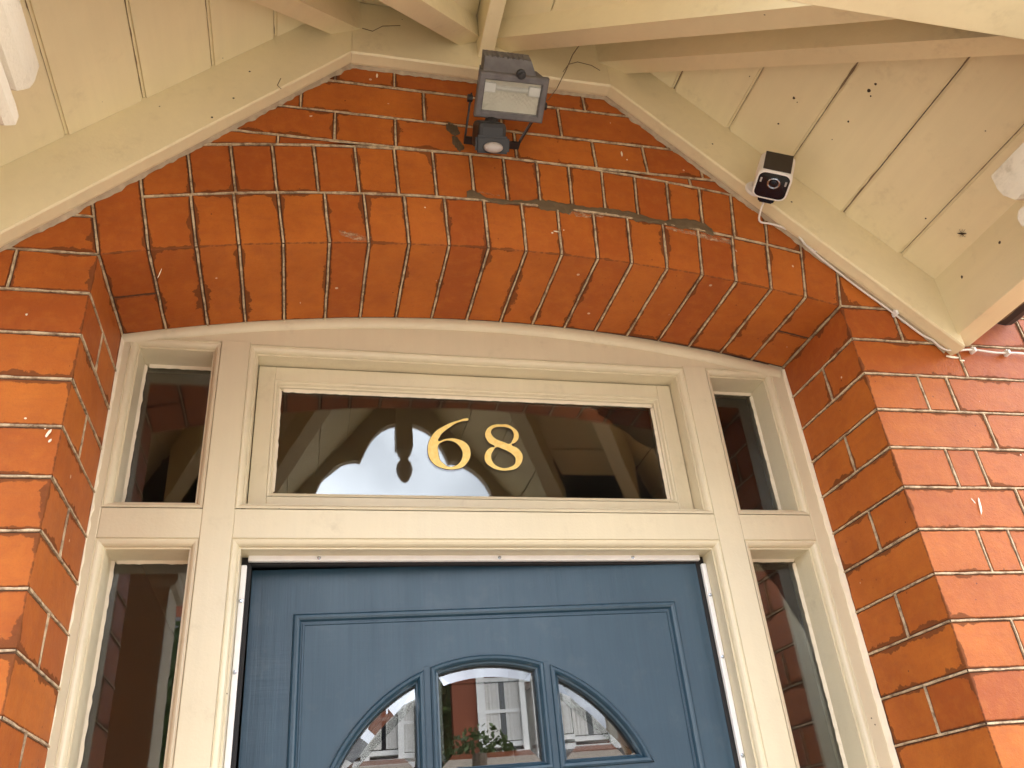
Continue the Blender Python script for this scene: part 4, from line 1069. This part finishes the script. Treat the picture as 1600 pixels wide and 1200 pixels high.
# ================================================================== the other side of the street, seen in the door glass
FY = -18.0
def opposite_house(x0, bays, label, wid=5.6, pier_tone='brick_far'):
    h = empty('terraced_house', (x0, FY, -.05)); tag(h, label, 'house', 'terraced houses across the street')
    def hp(name, a, b, mat, parent=h, bev=0):
        bm = bmesh.new(); box(bm, a, b, bev); return link(name, bm, mat, parent)
    H = 6.3; dep = 7.5
    hp('wall', (0, -dep, 0), (wid-.01, -.6, H), pier_tone)
    # party pier at the left, brought forward
    hp('pier', (0, -.6, 0), (.62, .0, H-.3), pier_tone)
    for bx0, bx1 in bays:
        # canted timber bay through two storeys, simplified to a projecting box with sashes
        for zb, zt in ((.95, 2.75), (4.02, 5.50)):
            n = 2 if bx1-bx0 < 1.6 else 3
            fr = hp('window', (bx0, -.6, zb), (bx1, -.05, zt), 'white_joinery')
            ww = (bx1-bx0)/n
            for i in range(n):
                a, b = bx0+ww*i+.10, bx0+ww*(i+1)-.10
                zm = (zb+zt)/2
                for z0, z1 in ((zb+.10, zm-.03), (zm+.03, zt-.10)):
                    hp('pane', (a, -.06, z0), (b, -.045, z1), 'dark_glass', fr)
                for cxx in ((a, a+(b-a)*.42), (b-(b-a)*.42, b)):
                    bm = bmesh.new(); m_ = 9; rows_ = []
                    for k in range(m_+1):
                        x = cxx[0]+(cxx[1]-cxx[0])*k/m_; y = -.040+.006*math.sin(k*2.6)
                        rows_.append([bm.verts.new((x, y, zb+.12)), bm.verts.new((x, y, zt-.12))])
                    for r0, r1 in zip(rows_, rows_[1:]): bm.faces.new((r0[0], r1[0], r1[1], r0[1]))
                    link('curtain', bm, 'curtain', fr)
                hp('meeting_rail', (a-.01, -.05, zm-.035), (b+.01, -.02, zm+.035), 'white_joinery', fr)
            for i in range(n+1):
                xc_ = bx0+ww*i; hp('pilaster', (xc_-.09, -.05, zb-.1), (xc_+.09, .06, zt+.12), 'white_joinery', fr)
                hp('capital', (xc_-.12, -.05, zt+.12), (xc_+.12, .09, zt+.22), 'white_joinery', fr)
            hp('sill', (bx0-.12, -.05, zb-.22), (bx1+.12, .12, zb-.1), 'white_joinery', fr)
        hp('apron', (bx0-.1, -.6, 3.72), (bx1+.1, -.0, 3.80), 'white_joinery')
        bm = bmesh.new(); slab(bm, [(bx0-.25, .0, 3.70), (bx1+.25, .0, 3.70), (bx1+.25, .75, 3.42), (bx0-.25, .75, 3.42)], (0, 0, .14)); link('porch_roof', bm, 'lead', h)
    bm = bmesh.new()
    slab(bm, [(0, .25, H-.15), (wid-.01, .25, H-.15), (wid-.01, -dep/2-.3, H+2.0), (0, -dep/2-.3, H+2.0)], (0, -.06, .1))
    slab(bm, [(0, -dep-.3, H-.1), (wid-.01, -dep-.3, H-.1), (wid-.01, -dep/2-.3, H+2.0), (0, -dep/2-.3, H+2.0)], (0, .06, .1)); roof = link('roof', bm, 'slate', h)
    hp('eaves_board', (0, .15, H-.40), (wid-.01, .24, H-.16), 'white_trim')
    st = hp('chimney', (.1, -4.6, H+1.2), (1.3, -3.7, H+3.4), pier_tone, roof)
    for i in range(4):
        bm = bmesh.new(); lathe(bm, [(.12, H+3.4), (.10, H+3.9), (.13, H+3.92), (.13, H+4.0)], (.28+i*.28, -4.15, 0), 'Z', 10); link('chimney_pot', bm, pier_tone, roof)
    dr = hp('door', (wid-1.5, -.62, .1), (wid-.6, -.55, 2.3), 'car_red'); hp('fanlight', (wid-1.5, -.61, 2.34), (wid-.6, -.56, 2.75), 'dark_glass')
    bm = bmesh.new(); lathe(bm, [(.05, 5.9), (.03, 6.0), (.06, 6.1), (.02, 6.3), (.004, 6.55)], ((bays[-1][0]+bays[-1][1])/2+.1, .1, 0), 'Z', 8); link('finial', bm, pier_tone, h)
    return h
opposite_house(1.68, [(.64, 3.6)], 'red brick terraced house reflected in the middle pane of the door')
opposite_house(-3.95, [(2.9, 5.3)], 'red brick terraced house reflected in the left pane of the door')
opposite_house(7.31, [(.9, 3.8)], 'red brick terraced house furthest right across the street')
opposite_house(-9.58, [(.9, 3.8)], 'red brick terraced house furthest left across the street')
def leaf_cloud(bm, centre, rad, n, size):
    for _ in range(n):
        d = Vector((random.gauss(0, 1), random.gauss(0, 1), random.gauss(0, 1))).normalized()*(random.random()**.4)
        f = 1+.35*noise.noise(d*2.3+Vector(centre))
        c = Vector(centre)+Vector((d.x*rad[0], d.y*rad[1], d.z*rad[2]))*f
        a = Vector((random.gauss(0, 1), random.gauss(0, 1), random.gauss(0, 1))).normalized(); b = a.orthogonal().normalized(); s = size*random.uniform(.6, 1.3)
        bm.faces.new([bm.verts.new(c+a*s), bm.verts.new(c+b*s*.55), bm.verts.new(c-a*s), bm.verts.new(c-b*s*.55)])
def tree(name, x, y, h, rad, n, label, mat='leaf', size=.07):
    t = empty(name, (x, y, -.06)); tag(t, label, 'tree', 'street trees')
    bm = bmesh.new(); tube(bm, [(0, 0, 0), (.04, .02, h*.35), (.0, 0, h*.7)], [.13, .10, .05], 9)
    for k in range(5):
        a = k*1.3; tube(bm, [(.02, .01, h*.4+k*.1), (math.cos(a)*rad[0]*.6, math.sin(a)*rad[1]*.6, h*.62+k*.12)], [.05, .015], 6)
    link('trunk', bm, 'bark', t)
    bm = bmesh.new()
    for k in range(6):
        a = k*1.05; leaf_cloud(bm, (math.cos(a)*rad[0]*.45, math.sin(a)*rad[1]*.45, h*.75+rad[2]*.35*math.sin(k*2.1)), (rad[0]*.6, rad[1]*.6, rad[2]*.6), n//6, size)
    link('crown', bm, mat, t, recalc=False)
tree('street_tree', -2.15, -11.8, 5.2, (.75, .75, 1.6), 4200, 'leafy street tree reflected in the lower left side light')
tree('street_tree', 1.62, -13.2, 4.1, (.70, .5, .80), 1500, 'low bushy tree reflected in the middle pane of the door', 'leaf_light', .06)
tree('street_tree', 9.0, -13.6, 5.0, (1.4, 1.3, 1.6), 3600, 'broad street tree to the far right across the road')
def hedge(x0, x1, y, label):
    bm = bmesh.new(); x = x0
    while x < x1: leaf_cloud(bm, (x, y, .75), (.32, .35, .8), 420, .06); x += .3
    tag(link('hedge', bm, 'leaf', recalc=False), label, 'hedge', 'garden hedges')
hedge(-3.8, 1.2, -15.2, 'clipped garden hedge in front of the left houses opposite')
hedge(2.4, 6.8, -15.2, 'clipped garden hedge in front of the right houses opposite')
def garden_wall(x0, x1, y, label):
    o = empty('garden_wall', (x0, y, -.05)); tag(o, label, 'wall', 'low garden walls')
    bm = bmesh.new(); box(bm, (0, -.11, 0), (x1-x0, .11, .62)); link('wall_body', bm, 'brick_far', o)
    bm = bmesh.new(); box(bm, (-.03, -.15, .62), (x1-x0+.03, .15, .70), .01); link('coping', bm, 'kerb_stone', o)
garden_wall(-12, 12, -14.95, 'long low brick garden wall across the street')
for i, (z, dy) in enumerate(((8.6, 0), (9.15, .5), (9.8, 1.1))):
    bm = bmesh.new(); tube(bm, [(-22+k*4.4, -9.5-dy, z-.35*math.sin(math.pi*k/10)+.02*((k*7) % 3)) for k in range(11)], .018, 6)
    tag(link('telephone_wire', bm, 'cable_black'), ('lowest', 'middle', 'highest')[i]+' telephone wire crossing the sky reflected in the transom', 'wire', 'telephone wires over the street')
